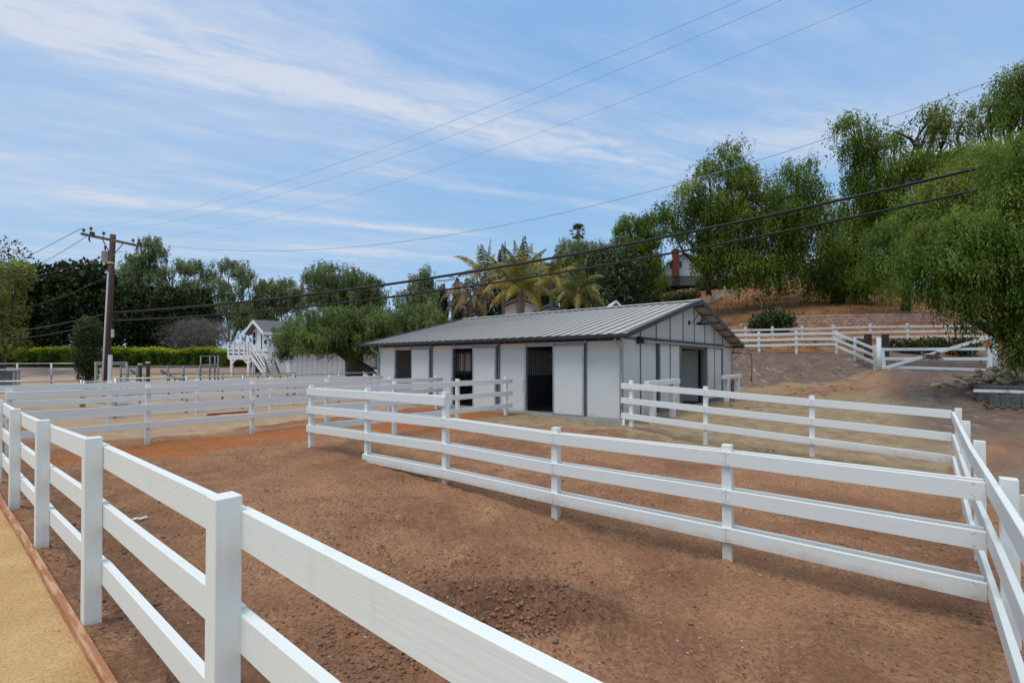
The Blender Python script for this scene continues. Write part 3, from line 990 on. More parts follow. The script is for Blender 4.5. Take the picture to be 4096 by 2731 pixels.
def build_path():
    m = mat('decomposed_granite_path', (.52, .335, .150), .95, spec=.1, vscale=1.6, col2=(.62, .425, .215), thr=(.35, .7), bump=.55, bscale=70)
    T = NT(m.node_tree)
    b = m.node_tree.nodes['Principled BSDF']
    tc = T.node('ShaderNodeTexCoord')
    base = b.inputs['Base Color'].links[0].from_socket
    c = T.mix(T.ramp(T.noise(tc.outputs['Object'], 55, 5, .75), .38, .50, .6, 0), base, (.25, .155, .07))
    c = T.mix(T.ramp(T.noise(tc.outputs['Object'], 110, 2), .68, .74, 0, .7), c, (.80, .72, .60))
    T.l.new(c, b.inputs['Base Color'])
    ps = np.concatenate([np.linspace(-45, -9, 70)[:-1], np.linspace(-9, -1.5, 240)[:-1], np.linspace(-1.5, 6, 40)])
    qs = np.concatenate([np.linspace(-6, -1.5, 16)[:-1], np.linspace(-1.5, .612, 70)])
    P, Q = np.meshgrid(ps, qs, indexing='ij')
    X = CA * P + SA * Q; Y = -SA * P + CA * Q
    Z = gz(X.ravel(), Y.ravel()).reshape(X.shape) + .014 + (fbm(X * 3, Y * 3, 4, 61) - .5) * .016
    crumb = np.exp(-((P + 3.35) / .22) ** 2 - ((Q - .44) / .12) ** 2)
    Z += crumb * (.02 + .03 * fbm(X * 22, Y * 22, 3, 63))
    mb = MB()
    n2 = len(qs)
    V = np.stack([X, Y, Z], -1).reshape(-1, 3)
    F = [(i * n2 + j, (i + 1) * n2 + j, (i + 1) * n2 + j + 1, i * n2 + j + 1) for i in range(len(ps) - 1) for j in range(n2 - 1)]
    mb.add(V, F, True)
    o = link_mesh('path', mb, m)
    struct(o)


build_path()


# ------------------------------------------------------------------ fences
def fence(name, label, posts, rails, pq=True, side=1, w=.09, rh=.14, rt=.04, both=False, mats=None, ext=(0, 0), nails=False, group=None, cat='fence', bev=.003, ss=None):
    """posts: (a, b, z_ground, z_top) ; rails: per rail a list of top heights, one per post (None: no rail there)"""
    t = thing(name, label, cat, (posts[0][0], posts[0][1], posts[0][2]), pq, group)
    d_all = (Vector(posts[-1][:2]) - Vector(posts[0][:2]))
    along_x = abs(d_all.x) > abs(d_all.y)
    rm, pm = mats if mats else ((WHITE_P if along_x else WHITE_Q), WHITE_V)
    for i, (a, b, z0, z1) in enumerate(posts):
        if z1 is None:
            continue
        mb = MB()
        # slightly out of plumb, like any hand-set post
        j1, j2 = random.uniform(-.004, .004), random.uniform(-.004, .004)
        h = w / 2
        dv = (Vector(posts[min(i + 1, len(posts) - 1)][:2]) - Vector(posts[max(i - 1, 0)][:2])).normalized()
        nv = Vector((-dv.y, dv.x))
        v = []
        for zz, jx, jy in ((z0 - .12, 0, 0), (z1, j1, j2)):
            for s1, s2 in ((-1, -1), (1, -1), (1, 1), (-1, 1)):
                c = Vector((a + jx, b + jy)) + dv * (h * s1) + nv * (h * s2)
                v.append((c.x, c.y, zz))
        mb.add(v, [(0, 3, 2, 1), (4, 5, 6, 7), (0, 1, 5, 4), (1, 2, 6, 5), (2, 3, 7, 6), (3, 0, 4, 7)])
        part(t, 'post', mb, pm, bev)
    sides = (1, -1) if both else (side,)
    for rl in rails:
        for s in sides:
            for i in range(len(posts) - 1):
                if rl[i] is None or rl[i + 1] is None:
                    continue
                A = Vector((posts[i][0], posts[i][1], rl[i] - rh / 2)); B = Vector((posts[i + 1][0], posts[i + 1][1], rl[i + 1] - rh / 2))
                d = (B - A); d.z = 0; d.normalize()
                n = Vector((-d.y, d.x, 0)) * s
                o = w / 2 + rt / 2 - .001
                first = i == 0 or rl[i - 1] is None
                last = i == len(posts) - 2 or rl[i + 2] is None
                A2 = A + n * o - d * ((w / 2 + ext[0]) if first else -.0015)
                B2 = B + n * o + d * ((w / 2 + ext[1]) if last else -.0015)
                A2.z += random.uniform(-.004, .004); B2.z += random.uniform(-.004, .004)
                mb = MB()
                mb.bar(A2, B2, rt + random.uniform(-.002, .002), rh)
                if nails:
                    mb.mi = 1
                    for e, sg in ((A, 1), (B, -1)):
                        for du in (.018, .032):
                            for dz in (-.045, .045):
                                c = e + n * (o + rt / 2 + .0005) + d * (du * sg) + Vector((0, 0, dz))
                                c.z += random.uniform(-.01, .01)
                                mb.bar(c - n * .002, c + n * .0025, .007, .007)
                part(t, 'rail', mb, [rm, NAIL] if nails else rm, bev)
    return t


def lv(posts, *offs):
    return [[pz[3] - o if pz[3] is not None else None for pz in posts] for o in offs]


def yard_fences():
    T3 = (.06, .435, .81)
    # near fence beside the path
    pp = [(-18.2, .70), (-16.1, .70), (-14.1, .70), (-12.1, .70), (-10.07, .70), (-8.05, .70), (-6.04, .70), (-4.03, .70), (-1.92, .70), (.36, .70)]
    ps = [(p, q, gpq(p, q), 1.21 + max(-.04, gpq(p, q)) + random.uniform(-.008, .008)) for p, q in pp]
    ps[8] = (-1.92, .70, gpq(-1.92, .7), 1.232)
    ps[7] = (-4.03, .70, gpq(-4.03, .7), 1.235)
    fence('rail_fence', 'white three-rail board fence in the foreground, running along the sandy path', ps, lv(ps, *T3), side=1, group='white paddock fences', nails=True)
    # inner front fence with its step down
    ps = [(-9.46, 5.09, -.09, 1.235), (-7.47, 5.09, -.10, 1.253), (-5.42, 5.09, -.165, 1.256), (-3.39, 5.09, -.295, .885), (-1.33, 5.09, -.33, .892), (.465, 5.09, -.3, None)]
    rails = [[1.175, 1.19, 1.19, None, None, None], [.80, .835, .86, .82, .83, .82], [.42, .45, .475, .445, .455, .45], [None, .065, .085, .07, .08, .07]]
    fence('rail_fence', 'white double-sided board fence across the middle of the paddock, stepped down along its length', ps, rails, side=-1, both=True, group='white paddock fences', nails=True)
    # right-hand return fence, seen almost end on
    ps = [(.80, 11.10, -.33, .93), (.715, 8.85, -.37, .925), (.64, 6.75, -.34, .92), (.585, 4.65, -.25, .93), (.52, 2.60, -.2, .965), (.47, .78, -.05, 1.10)]
    rails = [[z - o for (_, _, _, z) in ps] for o in (.06, .44, .82)]
    fence('rail_fence', 'white board fence seen nearly end on at the right edge of the paddock', ps, rails, side=-1, group='white paddock fences', nails=False)
    # far right fence
    ps = [(-5.10, 11.0, .06, 1.27), (-3.33, 11.0, -.17, 1.175), (-1.31, 11.0, -.19, 1.06), (.72, 11.0, -.35, None)]
    rails = [[1.20, 1.11, 1.0, .90], [.84, .735, .625, .525], [.46, .355, .245, .145]]
    fence('rail_fence', 'white board fence running right from the barn corner, sloping down to the right', ps, rails, side=-1, ext=(.2, -.06), group='white paddock fences')
    # stall dividers, left of the barn corner
    ps = [(-9.46, 7.19, -.06, 1.25), (-9.46, 9.32, .06, 1.25), (-9.46, 11.40, .06, 1.255)]
    ps = [(-9.46, 5.20, -.09, None)] + ps
    rails = [[1.19, 1.19, 1.19, 1.19], [.815] * 4, [.44] * 4]
    fence('rail_fence', 'white board fence from the paddock corner to the barn, nearest divider', ps, rails, side=-1, ext=(0, .2), group='white stall divider fences')
    ps = [(-12.8, q, gpq(-12.8, q), 1.225) for q in (1.03, 3.13, 5.31, 7.35, 9.54, 11.57)]
    fence('rail_fence', 'white board fence running back to the barn, middle of the three dividers', ps, lv(ps, .06, .435, .81), side=-1, ext=(0, .18), group='white stall divider fences')
    ps = [(-16.1, q, gpq(-16.1, q), 1.235) for q in (1.04, 3.12, 5.14, 7.27, 9.34, 11.28)]
    fence('rail_fence', 'white board fence running back to the far barn corner, farthest of the three dividers', ps, lv(ps, .06, .435, .81), side=-1, ext=(0, .3), group='white stall divider fences')


yard_fences()


# ------------------------------------------------------------------ barn
def pa(px, q):
    u = (px - CX) / FPX
    return (-SA + CA * u) / (CA + SA * u) * q


def qa(px, p):
    u = (px - CX) / FPX
    return (CA + SA * u) / (-SA + CA * u) * p


P0, P1, Q0, Q1 = -17.07, -5.95, 12.2, 23.45       # wall planes
E0, E1, RQ = 11.75, 23.9, 17.8                    # eaves and ridge
EZ, RZ = 2.47, 3.93
RP0, RP1 = -17.62, -5.52                          # roof ends


def build_barn():
    t = thing('horse_barn', 'long white panelled horse barn with pale ribbed metal roof', 'barn', (P1, Q0, 0), True)
    WT_ = 2.30
    # foundation and floor
    mb = MB()
    mb.box(P0 - .06, P1 + .06, Q0 - .10, Q0 + .1, -.35, .125)
    mb.box(P0 - .06, P1 + .06, Q1 - .1, Q1 + .06, -.35, .125)
    mb.box(P1 - .1, P1 + .062, Q0 + .1, Q1 - .1, -.35, .105)
    mb.box(P0 - .062, P0 + .1, Q0 + .1, Q1 - .1, -.35, .105)
    for p in np.arange(P0 + .4, P1, .41):                      # block joints
        mb.box(p, p + .006, Q0 - .103, Q0 - .09, -.3, .12)
    part(t, 'foundation', mb, CONC, .006)
    mb = MB(); mb.box(P0 + .1, P1 - .1, Q0 + .1, Q1 - .1, -.2, .06)
    part(t, 'floor', mb, SOILIN)
    # front panels (white) between steel frames
    px_panel = [(2348.5, 2478), (2001, 2098), (1731.6, 1808), (1520, 1581)]
    op = [(2105, 2211), (1812, 1890), (1582.6, 1645)]
    leaf = [(2212.7, 2337), (1891, 1984), (1646, 1719)]
    pil = [(2339, 2347), (1989, 2001), (1723, 1731.5)]
    for a, b in px_panel:
        mb = MB(); mb.box(pa(a, Q0), pa(b, Q0), Q0, Q0 + .04, .15, WT_)
        part(t, 'wall_panel', mb, PANEL)
    for (a, b), (c, d) in zip(op, leaf):                       # fixed panel behind each open leaf
        mb = MB(); mb.box(pa(b, Q0) + .06, pa(d, Q0) + .05, Q0 + .012, Q0 + .05, .15, WT_ - .03)
        part(t, 'wall_panel', mb, PANEL)
    for a, b in px_panel:                                      # panel edge channels
        mb = MB()
        x0, x1 = pa(a, Q0), pa(b, Q0)
        mb.box(x0 - .02, x0, Q0 - .012, Q0 + .045, .128, WT_ + .02)
        mb.box(x1, x1 + .02, Q0 - .012, Q0 + .045, .128, WT_ + .02)
        mb.box(x0, x1, Q0 - .010, Q0 + .045, .128, .15)
        mb.box(x0, x1, Q0 - .010, Q0 + .045, WT_, WT_ + .025)
        part(t, 'wall_frame', mb, GALV)
    for a, b in pil:
        x0, x1 = pa(a, Q0), pa(b, Q0)
        mb = MB()
        mb.box(x0, x0 + (x1 - x0) * .32, Q0 - .05, Q0 + .06, .127, WT_ + .16)
        mb.box(x0 + (x1 - x0) * .66, x1 - .002, Q0 - .05, Q0 + .06, .127, WT_ + .16)
        mb.box(x0 + (x1 - x0) * .32, x0 + (x1 - x0) * .66, Q0 - .02, Q0 + .06, .127, WT_ + .16)
        part(t, 'steel_post', mb, GALV_D)
    for p, q in ((P1 - .045, Q0 - .02), (P0 - .03, Q0 - .02), (P1 - .045, Q1 - .06), (P0 - .03, Q1 - .06)):
        mb = MB(); mb.box(p, p + .075, q, q + .08, .127, WT_ + .13)
        part(t, 'corner_post', mb, GALV)
    # door openings: jambs, head, sill; leaf slid open to the right on its track
    for (a, b), (c, d) in zip(op, leaf):
        x0, x1 = pa(a, Q0), pa(b, Q0)
        l0, l1 = pa(c, Q0 - .07), pa(d, Q0 - .07)
        mb = MB()
        mb.box(x0 - .075, x0, Q0 - .025, Q0 + .08, .128, 2.27)
        mb.box(x1, x1 + .05, Q0 - .012, Q0 + .08, .128, 2.27)
        mb.box(x0, x1, Q0 - .02, Q0 + .08, 2.20, 2.27)
        mb.box(x0, x1, Q0 - .04, Q0 + .08, .126, .155)
        mb.box(x0 - .1, l1 + .06, Q0 - .075, Q0 - .03, 2.275, 2.325)   # track
        fr = part(t, 'door_frame', mb, GALV, .004)
        mb = MB()                                               # latch chain
        mb.tube([(x0 - .09, Q0 - .04, 1.12), (x0 - .10, Q0 - .05, 1.0), (x0 - .095, Q0 - .045, .86), (x0 - .11, Q0 - .04, .74)], .008, 5)
        mb.box(x0 - .075, x0 - .02, Q0 - .05, Q0 - .024, 1.08, 1.16)
        part(fr, 'latch_chain', mb, GALV)
        mb = MB()
        mb.box(l0 + .05, l1 - .06, Q0 - .085, Q0 - .055, .17, 2.165)
        dl = part(t, 'sliding_door', mb, PANEL)
        mb = MB()
        mb.box(l0, l0 + .05, Q0 - .095, Q0 - .045, .135, 2.21)
        mb.box(l1 - .06, l1, Q0 - .095, Q0 - .045, .135, 2.21)
        mb.box(l0 + .05, l1 - .06, Q0 - .094, Q0 - .046, .135, .17)
        mb.box(l0 + .05, l1 - .06, Q0 - .094, Q0 - .046, 2.165, 2.21)
        part(dl, 'door_edge', mb, GALV, .004)
    # eave posts and dark strips standing for the shade in the open eave gap
    mb = MB()
    mb.box(P0, P1, Q0 + .07, Q0 + .12, WT_ + .03, 2.56)
    mb.box(P0, P1, Q1 - .12, Q1 - .07, WT_ + .03, 2.56)
    part(t, 'eave_gap_shade', mb, CHAR)
    mb = MB()
    for p in np.linspace(P0 + .9, P1 - .7, 9):
        mb.box(p, p + .05, Q0 - .0, Q0 + .07, WT_ + .026, 2.53)
    part(t, 'eave_strut', mb, GALV_D)
    # back wall
    mb = MB(); mb.box(P0, P1, Q1 - .05, Q1, .1, WT_)
    part(t, 'back_wall', mb, PANEL)

    def roof_z(q):
        return EZ + (RZ - EZ) * (q - E0) / (RQ - E0) if q <= RQ else RZ - (RZ - EZ) * (q - RQ) / (E1 - RQ)
    # gable walls with an aisle opening in each
    A0, A1 = qa(2722, P1), qa(2822, P1)
    for side, pw in ((1, P1), (-1, P0)):
        x0, x1 = (pw - .05, pw) if side > 0 else (pw, pw + .05)
        mb = MB()

        def slab(q0, q1, z0):
            zz = lambda q: roof_z(q) - .10
            qs = [q0] + ([RQ] if q0 < RQ < q1 else []) + [q1]
            for qa_, qb_ in zip(qs[:-1], qs[1:]):
                poly = [(x0, qa_, z0), (x0, qb_, z0), (x0, qb_, zz(qb_)), (x0, qa_, zz(qa_))]
                mb.prism(poly, (x0, 0, 0), (x1, 0, 0))
        slab(Q0 + .02, A0, .107)
        slab(A1, Q1 - .02, .107)
        slab(A0, A1, 2.30)
        part(t, 'gable_wall', mb, PANEL_G)
    # gable battens (steel), 1.22 m apart, girt, sliding aisle doors
    mb = MB()
    x = P1
    for pxx in (2561, 2624.6, 2680, 2731.7, 2777, 2818.8, 2856.7, 2890):
        q = qa(pxx, P1)
        mb.box(x, x + .018, q - .028, q + .028, 2.44 if A0 - .2 < q < A1 + .2 else .108, roof_z(q) - .115)
    mb.box(x, x + .014, Q0 + .05, qa(2561, P1) - .03, 2.36, 2.44)
    mb.box(x, x + .014, qa(2890, P1) + .03, Q1 - .05, 2.34, 2.42)
    part(t, 'gable_batten', mb, GALV_D)
    q_l0, q_l1 = qa(2633, P1 + .06), qa(2720, P1 + .06)
    q_r0, q_r1 = qa(2824, P1 + .06), qa(2886, P1 + .06)
    for q0, q1 in ((q_l0, q_l1), (q_r0, q_r1)):
        mb = MB(); mb.box(P1 + .045, P1 + .075, q0, q1, .20, 2.28)
        d = part(t, 'aisle_door', mb, PANEL_G)
        mb = MB()
        mb.box(P1 + .036, P1 + .095, q0, q0 + .10, .15, 2.29)
        mb.box(P1 + .036, P1 + .095, q1 - .10, q1, .15, 2.29)
        mb.box(P1 + .037, P1 + .09, q0 + .1, q1 - .1, .15, .25)
        mb.box(P1 + .036, P1 + .09, (q0 + q1) / 2 - .03, (q0 + q1) / 2 + .03, .25, 2.29)
        part(d, 'door_edge', mb, GALV_D, .003)
    mb = MB()
    mb.tube([(P1 + .1, q_r0 + .05, 1.0), (P1 + .15, q_r0 + .05, 1.04), (P1 + .15, q_r0 + .05, 1.14), (P1 + .1, q_r0 + .05, 1.18)], .012, 6)
    part(t, 'door_handle', mb, GALV)
    mb = MB()                                                    # opening frame
    mb.box(P1 - .09, P1 + .03, A0 - .002, A0 + .07, .107, 2.30)
    mb.box(P1 - .09, P1 + .03, A1 - .30, A1 + .002, .107, 2.30)
    mb.box(P1 - .09, P1 + .03, A0 + .07, A1 - .30, 2.2, 2.30)
    part(t, 'aisle_frame', mb, GALV_D, .004)
    # track hood over the aisle doors
    c0, c1 = qa(2563, P1 + .12), qa(2898, P1 + .12)
    mb = MB()
    poly = [(P1 + .02, c0, 2.47), (P1 + .02, c0, 2.44), (P1 + .20, c0, 2.375), (P1 + .20, c0, 2.40)]
    mb.prism(poly, (0, c0, 0), (0, c1, 0))
    h = part(t, 'track_hood', mb, CHAR)
    mb = MB(); mb.box(P1 + .022, P1 + .17, c0 + .04, c1 - .01, 2.295, 2.372)
    part(h, 'track_box', mb, GALV)
    mb = MB(); mb.box(P1 + .021, P1 + .22, c0 - .05, c0 + .038, 2.25, 2.39)
    part(h, 'track_end', mb, CHAR)
    # ribbed roof: each slope one sheet with raised ribs
    pr = []
    pit = .34
    p = RP0
    while p < RP1 - .02:
        e = min(p + pit, RP1)
        pr += [(p, 0, 0), (p + pit * .70, 0, 0), (p + pit * .76, .030, 1), (p + pit * .90, .030, 1), (p + pit * .97, 0, 0)]
        p += pit
    pr = [k for k in pr if k[0] < RP1 - .01] + [(RP1, 0, 0)]
    for qe in (E0, E1):
        mb = MB()
        n = len(pr)
        v = [(a, qe, EZ + h_) for a, h_, _ in pr] + [(a, RQ, RZ + h_) for a, h_, _ in pr]
        for i in range(n - 1):
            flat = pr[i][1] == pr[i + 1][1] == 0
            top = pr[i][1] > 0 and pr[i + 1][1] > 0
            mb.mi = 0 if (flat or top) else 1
            f = (i, i + 1, n + i + 1, n + i) if qe == E0 else (i, n + i, n + i + 1, i + 1)
            o = len(mb.v)
            mb.add([v[k] for k in f], [(0, 1, 2, 3)])
        # screw heads along the purlin lines
        mb.mi = 1
        for s_ in np.linspace(.04, .94, 6):
            q = qe + (RQ - qe) * s_
            z = EZ + (RZ - EZ) * s_
            for i in range(0, n - 2, 5):
                a = pr[i][0] + pit * .62
                mb.box(a - .012, a + .012, q - .012, q + .012, z - .01, z + .013)
        # under sheet
        mb.mi = 0
        mb.add([(RP0, qe, EZ - .012), (RP1, qe, EZ - .012), (RP1, RQ, RZ - .012), (RP0, RQ, RZ - .012)], [(0, 1, 2, 3)])
        part(t, 'roof', mb, [ROOF, ROOF_RIB])
    mb = MB()
    for a, b in ((RQ - .14, RQ), (RQ, RQ + .14)):
        za, zb = (RZ + .015, RZ + .062) if b == RQ else (RZ + .062, RZ + .015)
        mb.prism([(RP0, a, za), (RP0, b, zb), (RP0, b, zb + .008), (RP0, a, za + .008)], (0, 0, 0), (RP1 - RP0, 0, 0))
    part(t, 'ridge_cap', mb, ROOF)
    # purlins and rafters under the overhangs
    mb = MB()
    for s_ in np.linspace(.1, .93, 6):
        for qe in (E0, E1):
            q = qe + (RQ - qe) * s_; z = EZ + (RZ - EZ) * s_
            mb.box(RP0 + .03, RP1 - .03, q - .03, q + .03, z - .09, z - .018)
    part(t, 'purlin', mb, GALV_D)
    # gutter along the eaves, charcoal rake trim on the gables
    for qe, sg in ((E0, -1), (E1, 1)):
        mb = MB()
        qa_, qb_ = sorted((qe, qe + sg * .10))
        poly = [(RP0 - .02, qe, 2.475), (RP0 - .02, qe, 2.375), (RP0 - .02, qe + sg * .06, 2.36), (RP0 - .02, qe + sg * .10, 2.40), (RP0 - .02, qe + sg * .11, 2.475)]
        mb.prism(poly, (RP0, 0, 0), (RP1 + .04, 0, 0))
        part(t, 'gutter', mb, CHAR)
    for pe, dx in ((RP1, .025), (RP0 - .025, .025)):
        for qe, sg in ((E0, -1), (E1, 1)):
            mb = MB()
            q_ = qe + sg * .05
            z_ = EZ + (RZ - EZ) * (-.05 / abs(RQ - qe))
            mb.prism([(pe, q_, z_ + .045), (pe, RQ, RZ + .065), (pe, RQ, RZ - .085), (pe, q_, z_ - .085)], (0, 0, 0), (dx, 0, 0))
            mb.prism([(pe - .06, q_, z_ + .042), (pe - .06, RQ, RZ + .062), (pe - .06, RQ, RZ + .05), (pe - .06, q_, z_ + .03)], (0, 0, 0), (.06, 0, 0))
            part(t, 'rake_trim', mb, CHAR)
    # downspouts at the corners
    for p_, q_, sg in ((P1 + .02, E0, 1), (P0 - .02, E0, 1), (P1 + .02, E1, -1)):
        mb = MB()
        yw = Q0 - .05 if sg > 0 else Q1 + .03
        mb.tube([(p_, q_ + sg * .02, 2.37), (p_, q_ + sg * .04, 2.27), (p_, yw - sg * .08, 2.12), (p_, yw, 2.05), (p_, yw, 1.2), (p_, yw, .12)], .036, 8)
        for z in (1.9, 1.0):
            mb.box(p_ - .05, p_ + .05, yw - .045, yw + .045, z, z + .03)
        part(t, 'downspout', mb, GALV)
    mb = MB(); mb.tube([(P1 + .05, Q0 - .02, .14), (P1 + .05, Q0 - .03, .02), (P1 + .12, Q0 - .10, -.06)], .055, 10)
    part(t, 'drain_elbow', mb, SIDING_W)
    # inside: stall fronts with bar grilles along the aisle, dividers between stalls
    for qd in (A0 - .35, A1 + .35):
        mb = MB(); mb.box(P0 + .1, P1 - .12, qd - .03, qd + .03, .06, 1.28)
        mb.box(P0 + .1, P1 - .12, qd - .035, qd + .035, 2.12, 2.25)
        sf = part(t, 'stall_front', mb, DARKWOOD)
        mb = MB()
        for p in np.arange(P0 + .2, P1 - .2, .11):
            mb.box(p, p + .022, qd - .012, qd + .012, 1.28, 2.12)
        part(sf, 'bar_grille', mb, GALV_D)
    mb = MB(); mb.box(P1 - .11, P1 - .06, A0 - .38, A0 - .01, .1, 2.2)
    part(t, 'stall_end', mb, DARKWOOD)
    for p in (pa(1995, Q0), pa(1727, Q0)):
        mb = MB(); mb.box(p - .03, p + .03, Q0 + .1, A0 - .4, .06, 1.22)
        mb.box(p - .035, p + .035, Q0 + .1, A0 - .4, 2.15, 2.25)
        sd = part(t, 'stall_divider', mb, DARKWOOD)
        mb = MB()
        for q in np.arange(Q0 + .2, A0 - .5, .13):
            mb.box(p - .012, p + .012, q, q + .024, 1.22, 2.15)
        part(sd, 'bar_grille', mb, GALV)
    mb = MB()                                                    # white door panel folded back inside the aisle
    mb.box(P1 - 2.6, P1 - .3, A1 + .02, A1 + .06, .12, 2.2)
    mb.box(P1 - 2.75, P1 - 2.7, A0 + .2, A1 - .2, .12, 2.25)
    part(t, 'aisle_panel', mb, PANEL_G)
    mb = MB()
    mb.box(P1 - 2.70, P1 - 2.68, (A0 + A1) / 2 - .1, (A0 + A1) / 2, .1, 2.2)
    mb.box(P1 - 2.70, P1 - 2.68, A0 + .2, A1 - .2, .12, .2)
    part(t, 'aisle_panel_frame', mb, GALV_D)

    # gooseneck lamp on the gable
    q = 17.72
    l = thing('barn_lamp', 'black gooseneck lamp with wide shade, high on the barn gable', 'lamp', (P1 + .02, q, 3.15), True)
    mb = MB(); mb.lathe((P1 + .0, q, 3.15), [(0, .045), (.05, .045), (.085, .025), (.085, .0)], 16, (1, 0, 0))
    part(l, 'wall_plate', mb, BLACK)
    mb = MB()
    pts = []
    for i in range(15):
        a = i / 14
        xx = P1 + .03 + .46 * a
        zz = 3.15 + (.02 * math.sin(a * math.pi)) + (.30 * (sm(np.array(a), .25, .72)) if a < .74 else 0)
        if a >= .74:
            b = (a - .74) / .26
            xx = P1 + .03 + .46 * .74 + .12 * math.sin(b * math.pi / 2) * 1.0
            zz = 3.45 + .035 * math.sin(b * math.pi) - .13 * b * b
        pts.append((xx, q, float(zz)))
    mb.tube(pts, .014, 8)
    part(l, 'gooseneck_arm', mb, BLACK)
    ex, ez = pts[-1][0], pts[-1][2]
    mb = MB()
    mb.lathe((ex, q, ez), [(.02, .02), (.03, -.02), (.05, -.05), (.055, -.12), (.07, -.14), (.14, -.155), (.20, -.18), (.235, -.215), (.25, -.25), (.24, -.25), (.2, -.2), (.1, -.16), (.0, -.15)], 28)
    part(l, 'lamp_shade', mb, BLACK)


build_barn()


def yard_things():
    # hitching rails on heavy posts in front of the gable
    for k, (px_, qs, lab) in enumerate(((-5.28, (12.75, 14.25), 'white hitching rail on two thick posts before the left aisle door'),
                                        (-5.2, (19.8, 21.4), 'white hitching rail on two thick posts at the far gable corner'))):
        g = [gpq(px_, q) for q in qs]
        t = thing('hitching_rail', lab, 'hitching rail', (px_, qs[0], g[0]), True, 'hitching rails by the gable')
        for q, z in zip(qs, g):
            mb = MB(); mb.box(px_ - .075, px_ + .075, q - .075, q + .075, z - .15, 1.06)
            part(t, 'post', mb, WHITE_OLD if k == 0 else WHITE_V, .005)
        mb = MB(); mb.box(px_ - .075, px_ + .075, qs[0] - .42, qs[1] + .45, 1.062, 1.20)
        part(t, 'rail', mb, WHITE_Q, .005)
    # swinging pipe boom at the far corner, with its drop hose
    t = thing('hose_boom', 'black swinging pipe boom with a hanging hose at the barn corner', 'hose boom', (P1 + .05, 23.3, 2.1), True)
    mb = MB()
    a = PQ(P1 + .06, 23.35); d = Vector((1.0, .05, 0))
    loc = lambda v, z: (CA * v.x - SA * v.y, SA * v.x + CA * v.y, z)
    pts = [loc(a, 2.13), loc(a + d * .8, 2.11), loc(a + d * .88, 2.08), loc(a + d * .92, 1.98)]
    mb.tube(pts, .02, 8)
    part(t, 'boom_arm', mb, BLACK)
    mb = MB(); mb.tube([loc(a, 1.75), loc(a + d * .4, 2.11)], .012, 6)
    part(t, 'boom_brace', mb, BLACK)
    mb = MB(); mb.tube([loc(a + d * .92, 1.98), loc(a + d * .93, 1.4), loc(a + d * .91, .95)], .016, 6)
    mb.tube([loc(a + d * .91, .95), loc(a + d * .89, .8)], .03, 8)
    part(t, 'drop_hose', mb, BLACK)
    # coiled black hose on the wall
    t = thing('hose_coil', 'black coiled hose hung low at the far barn corner', 'hose', (P1 + .1, 23.2, .6), True)
    mb = MB()
    pts = []
    for i in range(90):
        th = i / 90 * 2 * math.pi * 4
        pts.append((P1 + .10 + .01 * (i % 9) / 9 + .02 * (i / 90), 23.22 + .2 * math.cos(th) * (1 + .05 * math.sin(i)), .62 + .26 * math.sin(th)))
    mb.tube(pts, .014, 6)
    part(t, 'hose', mb, BLACK)
    # red hose on the ground
    pts = []
    for i in range(60):
        f = i / 59
        v = at(2950 + 130 * f, 1447, 21.2 - .9 * f)
        x, y = v.x + .12 * math.sin(f * 19), v.y + .30 * math.sin(f * 13)
        pts.append((x, y, gsurf((x, y)) + .035))
    mb = MB(); mb.tube(pts, .036, 6)
    pts2 = [(x + .1, y - .22 + .12 * math.sin(i * .25), gsurf((x + .1, y - .22)) + .035) for i, (x, y, z) in enumerate(pts[4:48])]
    mb.tube(pts2, .034, 6)
    single('garden_hose', mb, RUBBER_RED, 'red hose lying in a loose loop on the dirt behind the hitching rail', 'hose', pts[0])
    # redwood path edging
    ps = [-45, -30, -22, -16, -12.3, -9.6, -7.4, -5.2, -3.05, -1.2, .8, 3]
    t = thing('path_edging', 'weathered redwood edging board between sandy path and dark soil', 'edging board', (-3.05, .63, .02), True)
    for a, b in zip(ps[:-1], ps[1:]):
        mb = MB()
        n = 7
        line = []
        for i in range(n):
            p = a + (b - a - .004) * i / (n - 1)
            line.append(Vector((p, .632 + .003 * math.sin(p * 1.7), gpq(p, .63) + .026 + .003 * math.sin(p * 2.3))))
        for u, v in zip(line[:-1], line[1:]):
            mb.bar(u, v, .042, .085)
        part(t, 'board', mb, REDWOOD)
    # small things on the soil
    for (px, py, Y, s, rot, lab) in ((500, 2728, 2.43, (.05, .035, .012), .4, 'square yellow pine offcut beside the edging board'),
                                     (183, 2080, 4.35, (.07, .04, .012), .9, 'reddish wood offcut leaning by the edging board')):
        pt = at(px, py, Y)
        z = gsurf(pt)
        mb = MB()
        c, s_ = math.cos(rot), math.sin(rot)
        v = []
        for zz in (-s[2], s[2]):
            for i, j in ((-1, -1), (1, -1), (1, 1), (-1, 1)):
                v.append((pt.x + c * s[0] * i - s_ * s[1] * j, pt.y + s_ * s[0] * i + c * s[1] * j, z + .02 + zz + .012 * i))
        mb.add(v, [(0, 3, 2, 1), (4, 5, 6, 7), (0, 1, 5, 4), (1, 2, 6, 5), (2, 3, 7, 6), (3, 0, 4, 7)])
        single('wood_offcut', mb, YELLOWCHIP if 'yellow' in lab else REDWOOD, lab, 'offcut', (pt.x, pt.y, z))
    # scrap of plastic
    c = at(515, 2055, 5.25); c.z = gsurf(c)
    mb = MB()
    n, k = 12, 5
    v = []
    for i in range(n):
        for j in range(k):
            f = i / (n - 1) - .5
            v.append((c.x + f * .26 + random.uniform(-.008, .008), c.y + f * .22 + (j / (k - 1) - .5) * .10 * (1 - abs(f)) + random.uniform(-.008, .008), c.z + .02 + random.uniform(0, .022)))
    top = [tuple(q) for q in v]
    bot = [(x, y, z - .003) for x, y, z in v]
